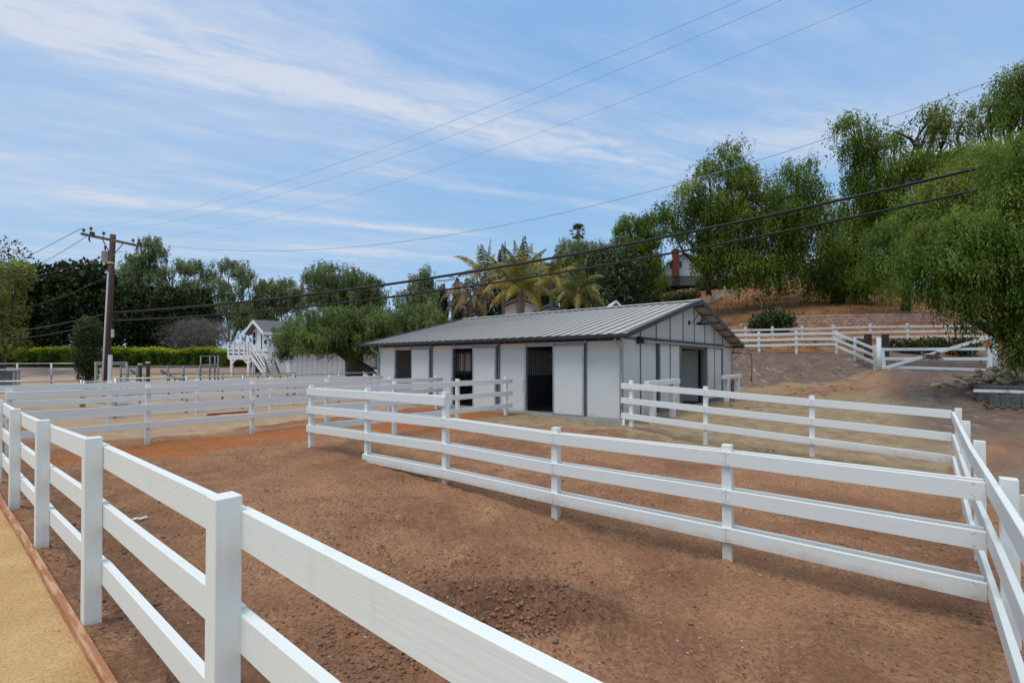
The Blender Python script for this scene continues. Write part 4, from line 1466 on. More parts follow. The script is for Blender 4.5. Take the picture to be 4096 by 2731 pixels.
    fs = [(i * k + j, (i + 1) * k + j, (i + 1) * k + j + 1, i * k + j + 1) for i in range(n - 1) for j in range(k - 1)]
    mb.add(top, fs); mb.add(bot, [f[::-1] for f in fs])
    single('plastic_scrap', mb, PLASTIC, 'crumpled white plastic scrap on the soil behind the near fence', 'litter', tuple(c))
    # red plank left in the sandy corral
    a, b = PQ(-17.6, 5.9), PQ(-17.5, 7.1)
    mb = MB(); mb.bar((a.x, a.y, gsurf(a) + .03), (b.x, b.y, gsurf(b) + .03), .12, .04)
    single('red_plank', mb, mat('faded_red_paint', (.22, .05, .045), .8, var=.2), 'faded red plank lying on the sandy corral floor', 'plank', (a.x, a.y, gsurf(a)))
    # white end board just inside the right edge
    w = at(4086, 2110, 5.9); w.z = gsurf(w)
    mb = MB(); mb.box(w.x - .02, w.x + .25, w.y - .04, w.y + .04, w.z - .1, w.z + .42)
    single('mounting_block', mb, WHITE_V, 'low white board block at the extreme right edge of the yard', 'block', tuple(w))


yard_things()


# clods and pebbles
def ico():
    t = (1 + 5 ** .5) / 2
    v = np.array([(-1, t, 0), (1, t, 0), (-1, -t, 0), (1, -t, 0), (0, -1, t), (0, 1, t), (0, -1, -t), (0, 1, -t), (t, 0, -1), (t, 0, 1), (-t, 0, -1), (-t, 0, 1)], float)
    f = np.array([(0, 11, 5), (0, 5, 1), (0, 1, 7), (0, 7, 10), (0, 10, 11), (1, 5, 9), (5, 11, 4), (11, 10, 2), (10, 7, 6), (7, 1, 8), (3, 9, 4), (3, 4, 2), (3, 2, 6), (3, 6, 8), (3, 8, 9),
                  (4, 9, 5), (2, 4, 11), (6, 2, 10), (8, 6, 7), (9, 8, 1)])
    return v / np.linalg.norm(v[0]), f


def scatter_lumps(name, X, Y, size, m, sink=.25):
    v, f = ico()
    n = len(X)
    Z = ground_z(X, Y)
    jit = 1 + rng.uniform(-.42, .42, (n, 12, 1))
    sc = size[:, None, None] * rng.uniform(.7, 1.3, (n, 1, 3)) * np.array([1, 1, .7])
    V = v[None] * jit * sc
    a = rng.uniform(0, 6.28, n)
    c, s = np.cos(a)[:, None], np.sin(a)[:, None]
    V = np.stack([V[..., 0] * c - V[..., 1] * s, V[..., 0] * s + V[..., 1] * c, V[..., 2]], -1)
    V += np.stack([X, Y, Z + size * (.55 - sink)], -1)[:, None]
    F = (f[None] + (np.arange(n) * 12)[:, None, None]).reshape(-1, 3)
    me = bpy.data.meshes.new(name)
    me.vertices.add(n * 12); me.vertices.foreach_set('co', V.astype(np.float32).ravel())
    me.loops.add(len(F) * 3); me.loops.foreach_set('vertex_index', F.astype(np.int32).ravel())
    me.polygons.add(len(F)); me.polygons.foreach_set('loop_start', np.arange(0, len(F) * 3, 3, dtype=np.int32))
    me.materials.append(m)
    me.update(calc_edges=True)
    o = bpy.data.objects.new(name, me)
    COL.objects.link(o)
    return tag(o, kind='stuff')


def build_lumps():
    CL = mat('soil_clod', (.27, .150, .095), .95, spec=.1, vscale=1.4, col2=(.19, .108, .072), bump=.4, bscale=30)
    PEB = mat('pale_pebble', (.46, .42, .37), .85, vscale=2, col2=(.30, .25, .20))
    xs = []; ys = []; sz = []
    # clustered clods over the paddock
    n = 120000
    r = 1.2 * (16 / 1.2) ** rng.random(n); th = np.radians(rng.uniform(-56, 52, n))
    X = r * np.sin(th); Y = r * np.cos(th)
    q = SA * X + CA * Y; p = CA * X - SA * Y
    dens = fbm(X * 1.1 + 3, Y * 1.1, 3, 41) + .5 * (fbm(X * 3.2, Y * 3.2, 2, 42) - .5)
    k = (rng.random(n) < np.clip((dens - .52) * 3.2, .02, 1)) & (q > .72) & (q < 11.5) & (p > -13)
    X, Y = X[k], Y[k]
    xs.append(X); ys.append(Y); sz.append(.003 + .010 * rng.random(len(X)) ** 3 + .010 * (rng.random(len(X)) < .03))
    # dug patch
    m = 1500
    a = rng.uniform(0, 6.28, m); d = np.abs(rng.normal(0, .75, m))
    xs.append(HOLE.x + np.cos(a) * d * .72); ys.append(HOLE.y + .12 + np.sin(a) * d * .55); sz.append(.003 + .020 * rng.random(m) ** 5)
    # ring of fresh crumbs behind the patch
    m = 1200
    xs.append(HOLE.x - .55 + rng.normal(0, .5, m)); ys.append(HOLE.y + .75 + rng.normal(0, .26, m)); sz.append(.003 + .013 * rng.random(m) ** 5)
    scatter_lumps('soil_clods', np.concatenate(xs), np.concatenate(ys), np.concatenate(sz), CL)
    n = 900
    r = 1.3 * (15 / 1.3) ** rng.random(n); th = np.radians(rng.uniform(-55, 52, n))
    X = r * np.sin(th); Y = r * np.cos(th); q = SA * X + CA * Y
    k = q > .75
    scatter_lumps('pebbles', X[k], Y[k], .004 + .008 * rng.random(k.sum()) ** 2, PEB)
    # stones on the bank and ramp
    n = 1300
    X = rng.uniform(5, 22, n); Y = rng.uniform(13, 28, n)
    k = fbm(X * .6, Y * .6, 2, 45) > .5
    scatter_lumps('bank_stones', X[k], Y[k], .015 + .06 * rng.random(k.sum()) ** 4, mat('bank_stone', (.23, .18, .15), .95, vscale=2, col2=(.33, .28, .24)))

    # soil spilled over the board on to the path
    n = 420
    P_ = rng.uniform(-9, -1.2, n); Q_ = .60 - np.abs(rng.normal(0, .10, n)) - .35 * (rng.random(n) < .15)
    scatter_lumps('path_crumbs', CA * P_ + SA * Q_, -SA * P_ + CA * Q_, .004 + .007 * rng.random(n) ** 3, mat('path_crumb', (.20, .125, .07), .95, vscale=2, col2=(.42, .30, .17)), -.2)
    # a few fist-sized clods round the dug hollow
    m = 26
    a = rng.uniform(-.6, 3.6, m); d = rng.uniform(.35, .75, m)
    v_, f_ = ico()
    scatter_lumps('large_clods', HOLE.x + np.cos(a) * d * .75, HOLE.y + .05 + np.sin(a) * d * .5, rng.uniform(.014, .034, m), CL, .45)
    # slatted grate half buried in the hollow
    t = thing('drain_grate', 'half buried tan slatted grate in the freshly dug soil', 'grate', (HOLE.x + .12, HOLE.y - .22, gsurf((HOLE.x + .12, HOLE.y - .22))))
    g0 = gsurf((HOLE.x + .12, HOLE.y - .2)) + .0
    for i in range(6):
        mb = MB(); x0 = HOLE.x + .02 + i * .042
        mb.bar((x0, HOLE.y - .12, g0 + .012), (x0 + .10, HOLE.y - .30, g0 + .004), .014, .035)
        part(t, 'slat', mb, SLAT)


SLAT = mat('soil_stained_slat', (.27, .175, .11), .9, var=.2)
build_lumps()
# ------------------------------------------------------------------ left background: pole, corrals, hedge, buildings
def utility_pole():
    Y = 25.0
    b, tp = at(421, 1600, Y), at(447, 937, Y)
    t = thing('utility_pole', 'brown wooden utility pole with crossarm and grey transformer', 'utility pole', tuple(b))
    mb = MB(); mb.tube([b - Vector((0, 0, .4)), b.lerp(tp, .5), tp], [.165, .15, .125], 14)
    part(t, 'pole', mb, POLEWOOD)
    L, R = at(319, 936, 23.9), at(564, 987, 26.25)
    L.y, R.y = 23.75, 25.95
    L = Vector((at(319, 936, 23.75))); R = Vector((at(564, 987, 25.95)))
    f = Vector((.10, -.12, 0))
    mb = MB(); mb.bar(L + f, R + f, .10, .12)
    ca = part(t, 'crossarm', mb, GREYWOOD)
    mb = MB()
    for k in (.32, .68):
        p = L.lerp(R, k) + f
        c = b.lerp(tp, .86)
        mb.bar(p, (c.x + f.x, c.y + f.y, c.z), .03, .04)
    part(ca, 'arm_brace', mb, GALV_D)
    for k, h in ((.04, .10), (.15, .26), (.35, .16), (.84, .12), (.94, .20)):
        p = L.lerp(R, k) + f + Vector((0, 0, .06))
        mb = MB()
        mb.tube([p, p + Vector((0, 0, h))], .014, 6)
        mb.lathe(p + Vector((0, 0, h)), [(.02, -.02), (.075, -.01), (.07, .03), (.045, .05), (.06, .07), (.055, .10), (.03, .13), (0, .135)], 12)
        part(ca, 'insulator', mb, INSUL)
    for k in (.17, .95):
        p = L.lerp(R, k) + f
        mb = MB()
        mb.bar(p + Vector((-.09, 0, .12)), p + Vector((.09, 0, .12)), .12, .17)
        mb.tube([p + Vector((-.05, -.08, -.02)), p + Vector((-.07, -.1, -.2)), p + Vector((.0, -.1, -.33))], [.03, .04, .025], 8)
        part(ca, 'fuse_cutout', mb, INSUL)
    c = at(421, 1049, 25.0)
    mb = MB(); mb.lathe(c + Vector((-.02, 0, 0)), [(0, -.01), (.17, -.01), (.185, 0), (.185, .54), (.195, .545), (.195, .57), (.17, .585), (0, .60)], 20)
    tr = part(t, 'transformer', mb, TRANSF)
    mb = MB(); mb.lathe(c + Vector((-.06, 0, .59)), [(.03, 0), (.03, .10), (.05, .11), (.03, .13), (.05, .15), (.03, .17), (.055, .20), (.055, .27), (.02, .29), (0, .29)], 10)
    part(tr, 'bushing', mb, INSUL)
    for z in (.12, .42):
        mb = MB(); mb.bar(c + Vector((.17, -.02, z)), c + Vector((.34, -.02, z)), .06, .07)
        part(tr, 'mounting_bracket', mb, GALV_D)
    q = at(441, 1052, 25)
    mb = MB(); mb.lathe(q, [(.15, -.045), (.16, -.04), (.16, .04), (.15, .045)], 14)
    part(t, 'yellow_band', mb, mat('yellow_band', (.62, .48, .10), .6, var=.1))
    a, d = at(429, 1092, 24.86), at(409, 1575, 24.84)
    mb = MB(); mb.tube([a + Vector((-.16, 0, .03)), a + Vector((-.04, 0, .06)), a, a.lerp(d, .5), d], .045, 8)
    part(t, 'conduit', mb, mat('pale_conduit', (.55, .60, .64), .5, var=.06))
    a, d = at(441, 1419, 24.84), at(439, 1560, 24.84)
    mb = MB(); mb.bar(a, d, .18, .08, (0, 1, 0))
    part(t, 'cable_guard', mb, mat('pale_cable_guard', (.55, .59, .63), .5, var=.06))
    a = at(450, 1333, 24.85)
    mb = MB(); mb.box(a.x - .05, a.x + .05, a.y - .05, a.y + .04, a.z - .21, a.z + .21)
    part(t, 'meter_box', mb, TRANSF)
    return L + f, R + f, b, tp


PL, PR, PB, PT = utility_pole()


def wire(name, label, A, B, pts, r, tmax=None, n=40, group=None, m=CABLE, t0=0.0):
    """cable hung from A over the plan line A-B; its sag is fitted to the sight lines pts"""
    A, B = Vector(A), Vector(B)
    rows = []; rhs = []
    for px, py in pts:
        u = (px - CX) / FPX; v = (HY - py) / FPX
        t = (u * A.y - A.x) / ((B.x - A.x) - u * (B.y - A.y))
        z = CAM_Z + v * (A.y + (B.y - A.y) * t)
        rows.append((t, t * t)); rhs.append(z - A.z)
    if len(rows) > 1:
        b, c = np.linalg.lstsq(np.array(rows), np.array(rhs), rcond=None)[0]
    else:
        t = rows[0][0]; b, c = rhs[0] / t, 0.0
    tm = tmax or 1.0
    P = []
    for i in range(n + 1):
        t = t0 + (tm - t0) * i / n
        P.append((A.x + (B.x - A.x) * t, A.y + (B.y - A.y) * t, A.z + b * t + c * t * t))
    mb = MB(); mb.tube(P, r, 6)
    return single(name, mb, m, label, 'cable', P[0], group=group)


def wires():
    g = 'overhead cables from the utility pole'
    a1, a2 = at(450, 1250, 25), at(450, 1282, 25)
    B = (16.6, 16.5, 0)
    wire('overhead_cable', 'thick black upper cable crossing low over the barn roof', a1, B, [(1000, 1185), (1500, 1152), (1881, 1100), (2630, 949), (3300, 805), (4005, 653)], .058, 1.08, group=g)
    wire('overhead_cable', 'thick black lower cable crossing just above the barn roof', a2, B, [(1000, 1262), (1498, 1202), (2403, 1045), (3200, 905), (3971, 757)], .046, 1.07, group=g)
    # splice hanging on the upper cable
    c = at(1860, 1106, 19.3)
    A, Bv = Vector(a1), Vector(B)
    u = (1800 - CX) / FPX
    t = (u * A.y - A.x) / ((Bv.x - A.x) - u * (Bv.y - A.y)); Ya = A.y + (Bv.y - A.y) * t
    u2 = (1818 - CX) / FPX
    t2 = (u2 * A.y - A.x) / ((Bv.x - A.x) - u2 * (Bv.y - A.y)); Yb = A.y + (Bv.y - A.y) * t2
    mb = MB(); mb.tube([at(1745, 1122, Ya), at(1765, 1122, Ya), at(1795, 1120, Yb), at(1812, 1117, Yb), at(1818, 1110, Yb), at(1808, 1106, Yb), at(1795, 1110, Yb)], .022, 6)
    single('cable_loop', mb, CABLE, 'small slack loop hanging from the upper black cable', 'cable loop', tuple(at(1745, 1122, Ya)))
    wire('overhead_wire', 'thin sagging wire above the two thick cables, reaching the hill trees', PR + Vector((0, 0, .25)), (16.6, 12.0, 0), [(1515, 993), (2048, 886), (2786, 697), (3378, 522), (3779, 392), (4096, 287)], .009, 1.0, group=g, m=WIRE_PALE)
    for pts, e, lab in (([(1603, 557), (2048, 385), (2943, 0)], (9, 7.6, 0), 'topmost of the three thin wires crossing the upper sky'),
                        ([(1620, 610), (2048, 441), (3114, 0)], (10, 7.6, 0), 'middle of the three thin wires crossing the upper sky'),
                        ([(1881, 627), (2048, 565), (3474, 0)], (12, 7.6, 0), 'lowest of the three thin wires crossing the upper sky')):
        st = {'top': PL.lerp(PR, .06), 'mid': PL.lerp(PR, .35), 'low': PL.lerp(PR, .92)}[lab[:3]] + Vector((0, 0, .3))
        wire('overhead_wire', lab, st, e, pts, .0038, 1.15, group='thin overhead wires', m=WIRE_PALE)
    Bl = (-64, 50, 0)
    g = 'wires left of the utility pole'
    for st, pts, r, lab in ((PL + Vector((0, 0, .25)), [(117, 1021), (0, 1086)], .012, 'highest thin wire running from the crossarm to the left edge'),
                            (PL.lerp(PR, .18) + Vector((0, 0, .2)), [(163, 1052), (0, 1128)], .012, 'second thin wire running from the crossarm to the left edge'),
                            (at(405, 1026, 25), [(200, 1090), (0, 1129)], .018, 'black wire from the transformer to the left edge'),
                            (at(428, 1105, 25), [(220, 1195), (0, 1246)], .022, 'black service wire leaving the conduit head to the left edge'),
                            (at(413, 1258, 25), [(250, 1293), (0, 1333)], .034, 'thick black upper cable leaving the pole for the left edge'),
                            (at(413, 1289, 25), [(250, 1327), (0, 1356)], .028, 'thick black lower cable leaving the pole for the left edge')):
        wire('overhead_cable', lab, st, Bl, pts, r, 1.0, group=g)


wires()


def pipe_fence(label, posts, heights, r=.028, pr=.042, m=GALV, group='galvanised corral fences', top_m=None):
    """posts: (x, y) in world"""
    z = [gz1(p) for p in posts]
    t = thing('pipe_fence', label, 'pipe fence', (posts[0][0], posts[0][1], z[0]), group=group)
    for (x, y), zz in zip(posts, z):
        mb = MB(); mb.tube([(x, y, zz - .15), (x, y, zz + heights[0] + .03)], pr, 8)
        part(t, 'post', mb, m)
    for i, h in enumerate(heights):
        mb = MB(); mb.tube([(x, y, zz + h) for (x, y), zz in zip(posts, z)], r, 8)
        part(t, 'rail', mb, (top_m or m) if i == 0 else m)
    return t


def w2(p, q):
    v = PQ(p, q)
    return (v.x, v.y)


def gw(px, Y):
    v = at(px, 1447, Y)
    return (v.x, v.y)


def corrals():
    pipe_fence('grey pipe fence just behind the farthest white divider', [w2(-18.9, q) for q in (3.8, 5.7, 7.5, 9.4, 11.4, 13.4)], (1.22, .80, .38))
    pipe_fence('grey pipe fence at the left edge, before the sandy corral', [gw(-250, 17), gw(-20, 17.4), gw(326, 18.2)], (1.03, .62, .22), r=.034)
    pipe_fence('grey pipe fence linking the left corral to the divider fences', [gw(338, 18.2), gw(560, 17.6), w2(-18.95, 3.7)], (1.0, .60, .2), r=.03)
    pipe_fence('dark topped pipe fence in front of the white stair building', [gw(x, 21.8) for x in (676, 730, 891, 1032, 1151, 1180)], (1.22, .7), m=GALV_D)
    pipe_fence('grey pipe fence standing before the block wall, left of the pole', [gw(-60, 34), gw(70, 34), gw(206, 34), gw(330, 34)], (1.62, 1.2, .75), r=.035, pr=.06, m=GALV)
    pipe_fence('grey pipe corral fence behind the pole, with feeders hung on it', [gw(x, 28) for x in (484, 512, 548, 597, 672, 735, 800, 873)], (1.5, 1.05, .6), r=.03, pr=.05, m=GALV_D)
    pipe_fence('short grey pipe panel against the block wall near the white deck', [gw(x, 40) for x in (803, 840, 860, 873)], (2.1, 1.4, .8), r=.035, pr=.06, m=GALV_D)
    # tall panel arch by the pole
    Y = 29
    a, b = gw(384, Y), gw(507, Y)
    z = gz1(a)
    t = thing('panel_gate', 'tall grey steel arch with a double top bar beside the utility pole', 'gate', (a[0], a[1], z))
    for x, y in (a, b):
        mb = MB(); mb.box(x - .05, x + .05, y - .05, y + .05, z - .1, 1.72)
        part(t, 'post', mb, GALV)
    mb = MB()
    for zz in (1.70, 1.58, .95, .55, .2):
        mb.bar((a[0], a[1], zz), (b[0], b[1], zz), .05, .06)
    part(t, 'bars', mb, GALV)
    # brown posts with white caps
    for px, py in ((561, 1455), (592, 1448)):
        c = at(px, py, 27)
        zb = gz1(c)
        t = thing('capped_post', 'brown post with a white cap, %s of the pair before the hedge' % ('shorter' if px < 570 else 'taller'), 'post', (c.x, c.y, zb), group='capped brown posts')
        mb = MB(); mb.box(c.x - .06, c.x + .06, c.y - .06, c.y + .06, zb - .1, c.z - .05)
        part(t, 'post_shaft', mb, BROWNWOOD)
        mb = MB(); mb.box(c.x - .08, c.x + .08, c.y - .08, c.y + .08, c.z - .048, c.z + .02)
        part(t, 'post_cap', mb, SIDING_W)
    # galvanised feed trough on the left edge
    a, b = at(-60, 1478, 30), at(70, 1478, 30)
    z = gz1(a)
    t = thing('feed_bunk', 'grey sheet metal panel shelter with a flat white edge at far left', 'shelter', (a.x, a.y, z))
    mb = MB(); mb.box(a.x, b.x, 29.96, 30.04, z, 1.15)
    part(t, 'side_sheet', mb, GALV_D)
    mb = MB(); mb.box(a.x, at(107, 1478, 30).x, 29.5, 31.5, 1.18, 1.26)
    part(t, 'roof_sheet', mb, GALV)
    for px in (62, 78):
        c = at(px, 1447, 29.9)
        mb = MB(); mb.box(c.x - .06, c.x + .06, 29.8, 29.92, z - .1, 1.18)
        part(t, 'post', mb, GALV)
    # saddle-rack style feeders slung on the corral
    for k, (px, py) in enumerate(((670, 1502), (690, 1512), (548, 1500))):
        c = at(px, py, 27.5)
        mb = MB()
        mb.tube([c + Vector((-.25, 0, .16)), c + Vector((.1, 0, 0)), c + Vector((.8, .1, -.14))], .035, 8)
        mb.bar(c + Vector((-.35, 0, .30)), c + Vector((-.15, 0, .14)), .16, .12)
        mb.tube([c + Vector((.4, .05, -.08)), c + Vector((.4, .05, -1.0 - c.z + CAM_Z - 1.1))], .035, 8)
        single('hay_rail', mb, GALV_D, ('slanted grey pipe arm on the corral, right of the capped posts', 'slanted grey pipe arm set lower on the corral, farther right', 'slanted grey pipe arm on the corral, just left of the shorter capped post')[k], 'pipe arm', tuple(c), group='pipe arms on the corral')


corrals()


def wall_and_hedge():
    Yw = 56.0
    x0, x1 = (-160 - CX) / FPX * Yw, (1062 - CX) / FPX * Yw
    zt = CAM_Z - 22 * Yw / FPX
    t = thing('block_wall', 'long tan concrete block wall with a brown cap below the hedge', 'wall', (x0, Yw, 0))
    mb = MB(); mb.box(x0, x1, Yw, Yw + .2, -.5, zt)
    part(t, 'blockwork', mb, BLOCKW)
    mb = MB(); mb.box(x0 - .02, x1 + .02, Yw - .03, Yw + .23, zt + .001, zt + .09)
    part(t, 'cap', mb, mat('brown_wall_cap', (.17, .075, .055), .85, var=.15))
    # hedge
    Yh = 57.2
    hx0, hx1 = (-160 - CX) / FPX * Yh, (1010 - CX) / FPX * Yh
    ztop = CAM_Z + 46 * Yh / FPX
    h = thing('hedge', 'long clipped green hedge with yellow new growth above the block wall', 'hedge', (hx0, Yh, .6))
    n = 34000
    x = rng.uniform(hx0, hx1, n)
    face = rng.random(n)
    top = ztop + (fbm(x * .55, x * 0 + 3, 3, 5) - .5) * .7
    zz = np.where(face < .30, top + rng.normal(0, .10, n), rng.uniform(.8, 1, n) * 0 + .75 + (top - .75) * rng.random(n) ** .9)
    yy = np.where(face < .30, Yh + rng.uniform(-.8, .8, n), Yh - .8 + np.abs(rng.normal(0, .18, n)) + (fbm(x * 1.3, zz * 1.3, 3, 6) - .5) * .5)
    c = np.stack([x, yy, zz], 1)
    d = unit(rng.normal(0, .7, (n, 3)) + np.array([0, -.5, .6]))
    ll = rng.uniform(.16, .34, n)
    V = leaf_quads(c, d, ll, ll * .55)
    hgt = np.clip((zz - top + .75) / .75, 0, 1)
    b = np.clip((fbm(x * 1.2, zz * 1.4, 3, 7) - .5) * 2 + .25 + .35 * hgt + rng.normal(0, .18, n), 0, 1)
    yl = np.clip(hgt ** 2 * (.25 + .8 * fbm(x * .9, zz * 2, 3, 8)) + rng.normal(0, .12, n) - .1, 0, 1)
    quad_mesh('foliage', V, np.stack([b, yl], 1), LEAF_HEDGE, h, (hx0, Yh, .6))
    mb = MB(); mb.box(hx0 + .1, hx1 - .1, Yh - .5, Yh + .5, .1, ztop - .45)  # dark solid box standing for the shade inside the hedge
    part(h, 'shade_core', mb, mat('hedge_shade_core', (.012, .018, .008), .95))


wall_and_hedge()


def stair_building():
    """two-storey white outbuilding: gable to the left front, long side to the right"""
    C = at(1073, 1447, 53.5); L = at(1008, 1447, 56.0); Rr = at(1300, 1447, 57.5)
    C.z = L.z = Rr.z = 0
    z0 = .05
    ez, pz = 5.15, 6.35
    g = (L - C); gl = g.length; gn = g.normalized()
    s = (Rr - C); sl_ = s.length; sn = s.normalized()
    t = thing('stair_building', 'white two-storey outbuilding with grey gable roof and outside deck', 'building', (C.x, C.y, z0))
    up = Vector((0, 0, 1))
    mid = C + g * .5
    mb = MB()
    outn = -sn
    poly = [C + up * z0, L + up * z0, L + up * ez, mid + up * pz, C + up * ez]
    mb.prism(poly, (0, 0, 0), sn * .12)
    part(t, 'gable_wall', mb, SIDING_W)
    mb = MB(); mb.prism([C + up * z0 + sn * .121, Rr + up * z0, Rr + up * ez, C + up * ez + sn * .121], (0, 0, 0), gn * .12)
    part(t, 'side_wall', mb, SIDING_W)
    mb = MB()
    for q0, q1 in ((C, mid), (mid, L)):
        za, zb = (ez, pz) if q0 is C else (pz, ez)
        e = gn * .55 * (-1 if q0 is C else 1)
        dz = up * -.28
        a = (q0 + e + up * za + dz) if q0 is C else q0 + up * zb * 0 + up * za
        b = (q1 + up * zb) if q0 is C else (q1 + e + up * zb + dz)
        f0 = sn * -.75
        mb.prism([a + f0 + up * .02, b + f0 + up * .02, b + f0 + up * .16, a + f0 + up * .16], (0, 0, 0), sn * (sl_ + 1.2))
    part(t, 'roof', mb, SHINGLE)
    mb = MB()
    for q0, q1 in ((C, mid), (mid, L)):
        za, zb = (ez, pz) if q0 is C else (pz, ez)
        e = gn * .55 * (-1 if q0 is C else 1)
        dz = up * -.28
        a = (q0 + e + up * za + dz) if q0 is C else q0 + up * za
        b = (q1 + up * zb) if q0 is C else (q1 + e + up * zb + dz)
        f0 = sn * -.80
        mb.prism([a + f0 - up * .2, b + f0 - up * .2, b + f0 + up * .17, a + f0 + up * .17], (0, 0, 0), sn * .05)
    a = C - gn * .56 + up * (ez - .28)
    mb.bar(a - sn * .75, a + sn * (sl_ + .4), .05, .3)
    part(t, 'barge_board', mb, SIDING_W)
    # second barge board of the lower lean-to roof, on the right
    mb = MB()
    a = C + outn * .1 - gn * .2 + up * 4.75; b = a - gn * 1.7 - up * 1.05
    mb.bar(a, b, .08, .24); 
    part(t, 'lower_barge_board', mb, SIDING_W)

    def on_gable(f0, f1, za, zb, name, m, off=.03):
        mb = MB()
        a, b = C + g * f0 + outn * off, C + g * f1 + outn * off
        mb.prism([a + up * za, b + up * za, b + up * zb, a + up * zb], (0, 0, 0), outn * .03)
        return part(t, name, mb, m)
    d = on_gable(.40, .66, 2.95, 5.55, 'door', SIDING_W, .045)
    mb = MB()
    for f in (.385, .665):
        a = C + g * f + outn * .05
        mb.bar(a + up * 2.9, a + up * 5.6, .08, .06, outn)
    a, b = C + g * .385 + outn * .05, C + g * .665 + outn * .05
    mb.bar(a + up * 2.9, b + up * 2.9, .06, .08)
    part(d, 'door_trim', mb, CHAR)
    for f0, f1, za, zb in ((.78, .90, 4.5, 5.15), (.78, .90, 3.8, 4.35), (.10, .22, 4.65, 5.05), (.10, .22, 3.75, 4.15)):
        w = on_gable(f0, f1, za, zb, 'window', GLASS_D)
    # ground-floor dark green doors
    on_gable(.35, .75, z0, 2.2, 'lower_door', GREENDOOR)
    mb = MB()
    a, b = C + sn * 2.6 - gn * .04, C + sn * 3.8 - gn * .04
    mb.prism([a + up * z0, b + up * z0, b + up * 2.3, a + up * 2.3], (0, 0, 0), -gn * .04)
    part(t, 'stable_door', mb, GREENDOOR)
    mb = MB()
    a = C + outn * .02; b = L + outn * .02
    mb.bar(a + up * 2.8, b + up * 2.8, .06, .12)
    part(t, 'floor_band', mb, GREYWOOD)
    # deck on posts
    zf = CAM_Z + 27 * 53.5 / FPX
    A = at(914, 1447, 53.0); B = at(1000, 1447, 52.0); A.z = B.z = 0
    dep = (L - A) * .9
    Dp = Vector((.35, 1, 0)).normalized() * 3.2
    dk = MB()
    dk.prism([A + up * (zf - .16), B + up * (zf - .16), B + Dp + up * (zf - .16), A + Dp + up * (zf - .16)], (0, 0, 0), up * .16)
    dk.prism([A + up * (zf - .5) - Vector((0, .06, 0)), B + up * (zf - .5) - Vector((0, .06, 0)), B + up * (zf - .0) - Vector((0, .06, 0)), A + up * (zf - .0) - Vector((0, .06, 0))], (0, 0, 0), Vector((0, .055, 0)))
    deck = part(t, 'deck', dk, SIDING_W)
    ab = B - A
    for f in (.14, .92):
        for k in (.02, .95):
            mb = MB()
            p = A + ab * f + Dp * k
            mb.bar(p + up * (z0 - .2), p + up * (zf - .17), .26, .26, (0, 1, 0))
            part(deck, 'deck_post', mb, SIDING_W)
    mb = MB()
    for f in (.0, .25, .5, .75, .9, 1.02):
        p = A + ab * f - Vector((0, .05, 0))
        mb.bar(p + up * (zf - .3), p + up * (zf + 1.42), .16, .12, (0, 1, 0))
        p = A + Dp + ab * f
        mb.bar(p + up * zf, p + up * (zf + 1.42), .12, .12, (0, 1, 0))
    for h in (.3, .72, 1.14):
        for o in (Vector((0, .05, 0)), Dp):
            mb.bar(A + o + up * (zf + h), B + o + up * (zf + h), .05, .22)
        mb.bar(A + up * (zf + h), A + Dp + up * (zf + h), .05, .22)
    mb.bar(A + up * (zf + 1.42), B + up * (zf + 1.42), .2, .07)
    part(deck, 'railing', mb, SIDING_W)
    for f, sg in ((.14, 1), (.92, -1), (.92, 1)):
        mb = MB()
        p = A + ab * f
        mb.bar(p + up * (zf - 1.0), p + ab * (.22 * sg) + up * (zf - .45), .12, .14)
        part(deck, 'knee_brace', mb, SIDING_W)
    # outside stair down to the right
    S0 = at(1003, 1447, 51.6); S1 = at(1062, 1447, 51.0); S0.z = S1.z = 0
    stp = MB()
    for o in (0, 1.1):
        ov = Vector((0, o, 0))
        stp.bar(S0 + ov + up * (zf - .1), S1 + ov + up * (z0 + .1), .08, .30)
    for o in (-.05, 1.15):
        ov = Vector((0, o, 0))
        stp.bar(S0 + ov + up * (zf + 1.3), S1 + ov + up * (z0 + 1.2), .08, .16)
        stp.bar(S0 + ov + up * (zf + .75), S1 + ov + up * (z0 + .65), .06, .14)
        stp.bar(S1 + ov + up * (z0 - .1), S1 + ov + up * (z0 + 1.3), .14, .14, (0, 1, 0))
    st = part(t, 'stair', stp, SIDING_W)
    mb = MB()
    for i in range(11):
        f = (i + .5) / 11
        p = S0.lerp(S1, f) + up * (zf - .1 + (z0 + .1 - zf + .1) * f)
        mb.box(p.x - .14, p.x + .14, p.y + .04, p.y + 1.06, p.z + .08, p.z + .12)
    part(st, 'tread', mb, GREYWOOD)
    # dark plank steps at the foot of the side wall
    t2 = thing('plank_steps', 'dark weathered plank steps at the side of the white outbuilding', 'steps', tuple(at(1088, 1500, 50)))
    for i in range(6):
        y = 1442 + i * 10.5
        mb = MB(); a, b = at(1056 + i * 4, y, 50.5 - i * .12), at(1098 + i * 4, y, 50.5 - i * .12)
        mb.box(a.x, b.x, a.y - .1, a.y + .22, a.z, a.z + .09)
        part(t2, 'tread', mb, GREYWOOD)
    for k in (0, 1):
        mb = MB(); mb.bar(at(1060 + 40 * k, 1446, 50.7), at(1084 + 40 * k, 1508, 50.0), .07, .2)
        part(t2, 'stringer', mb, GREYWOOD)


stair_building()


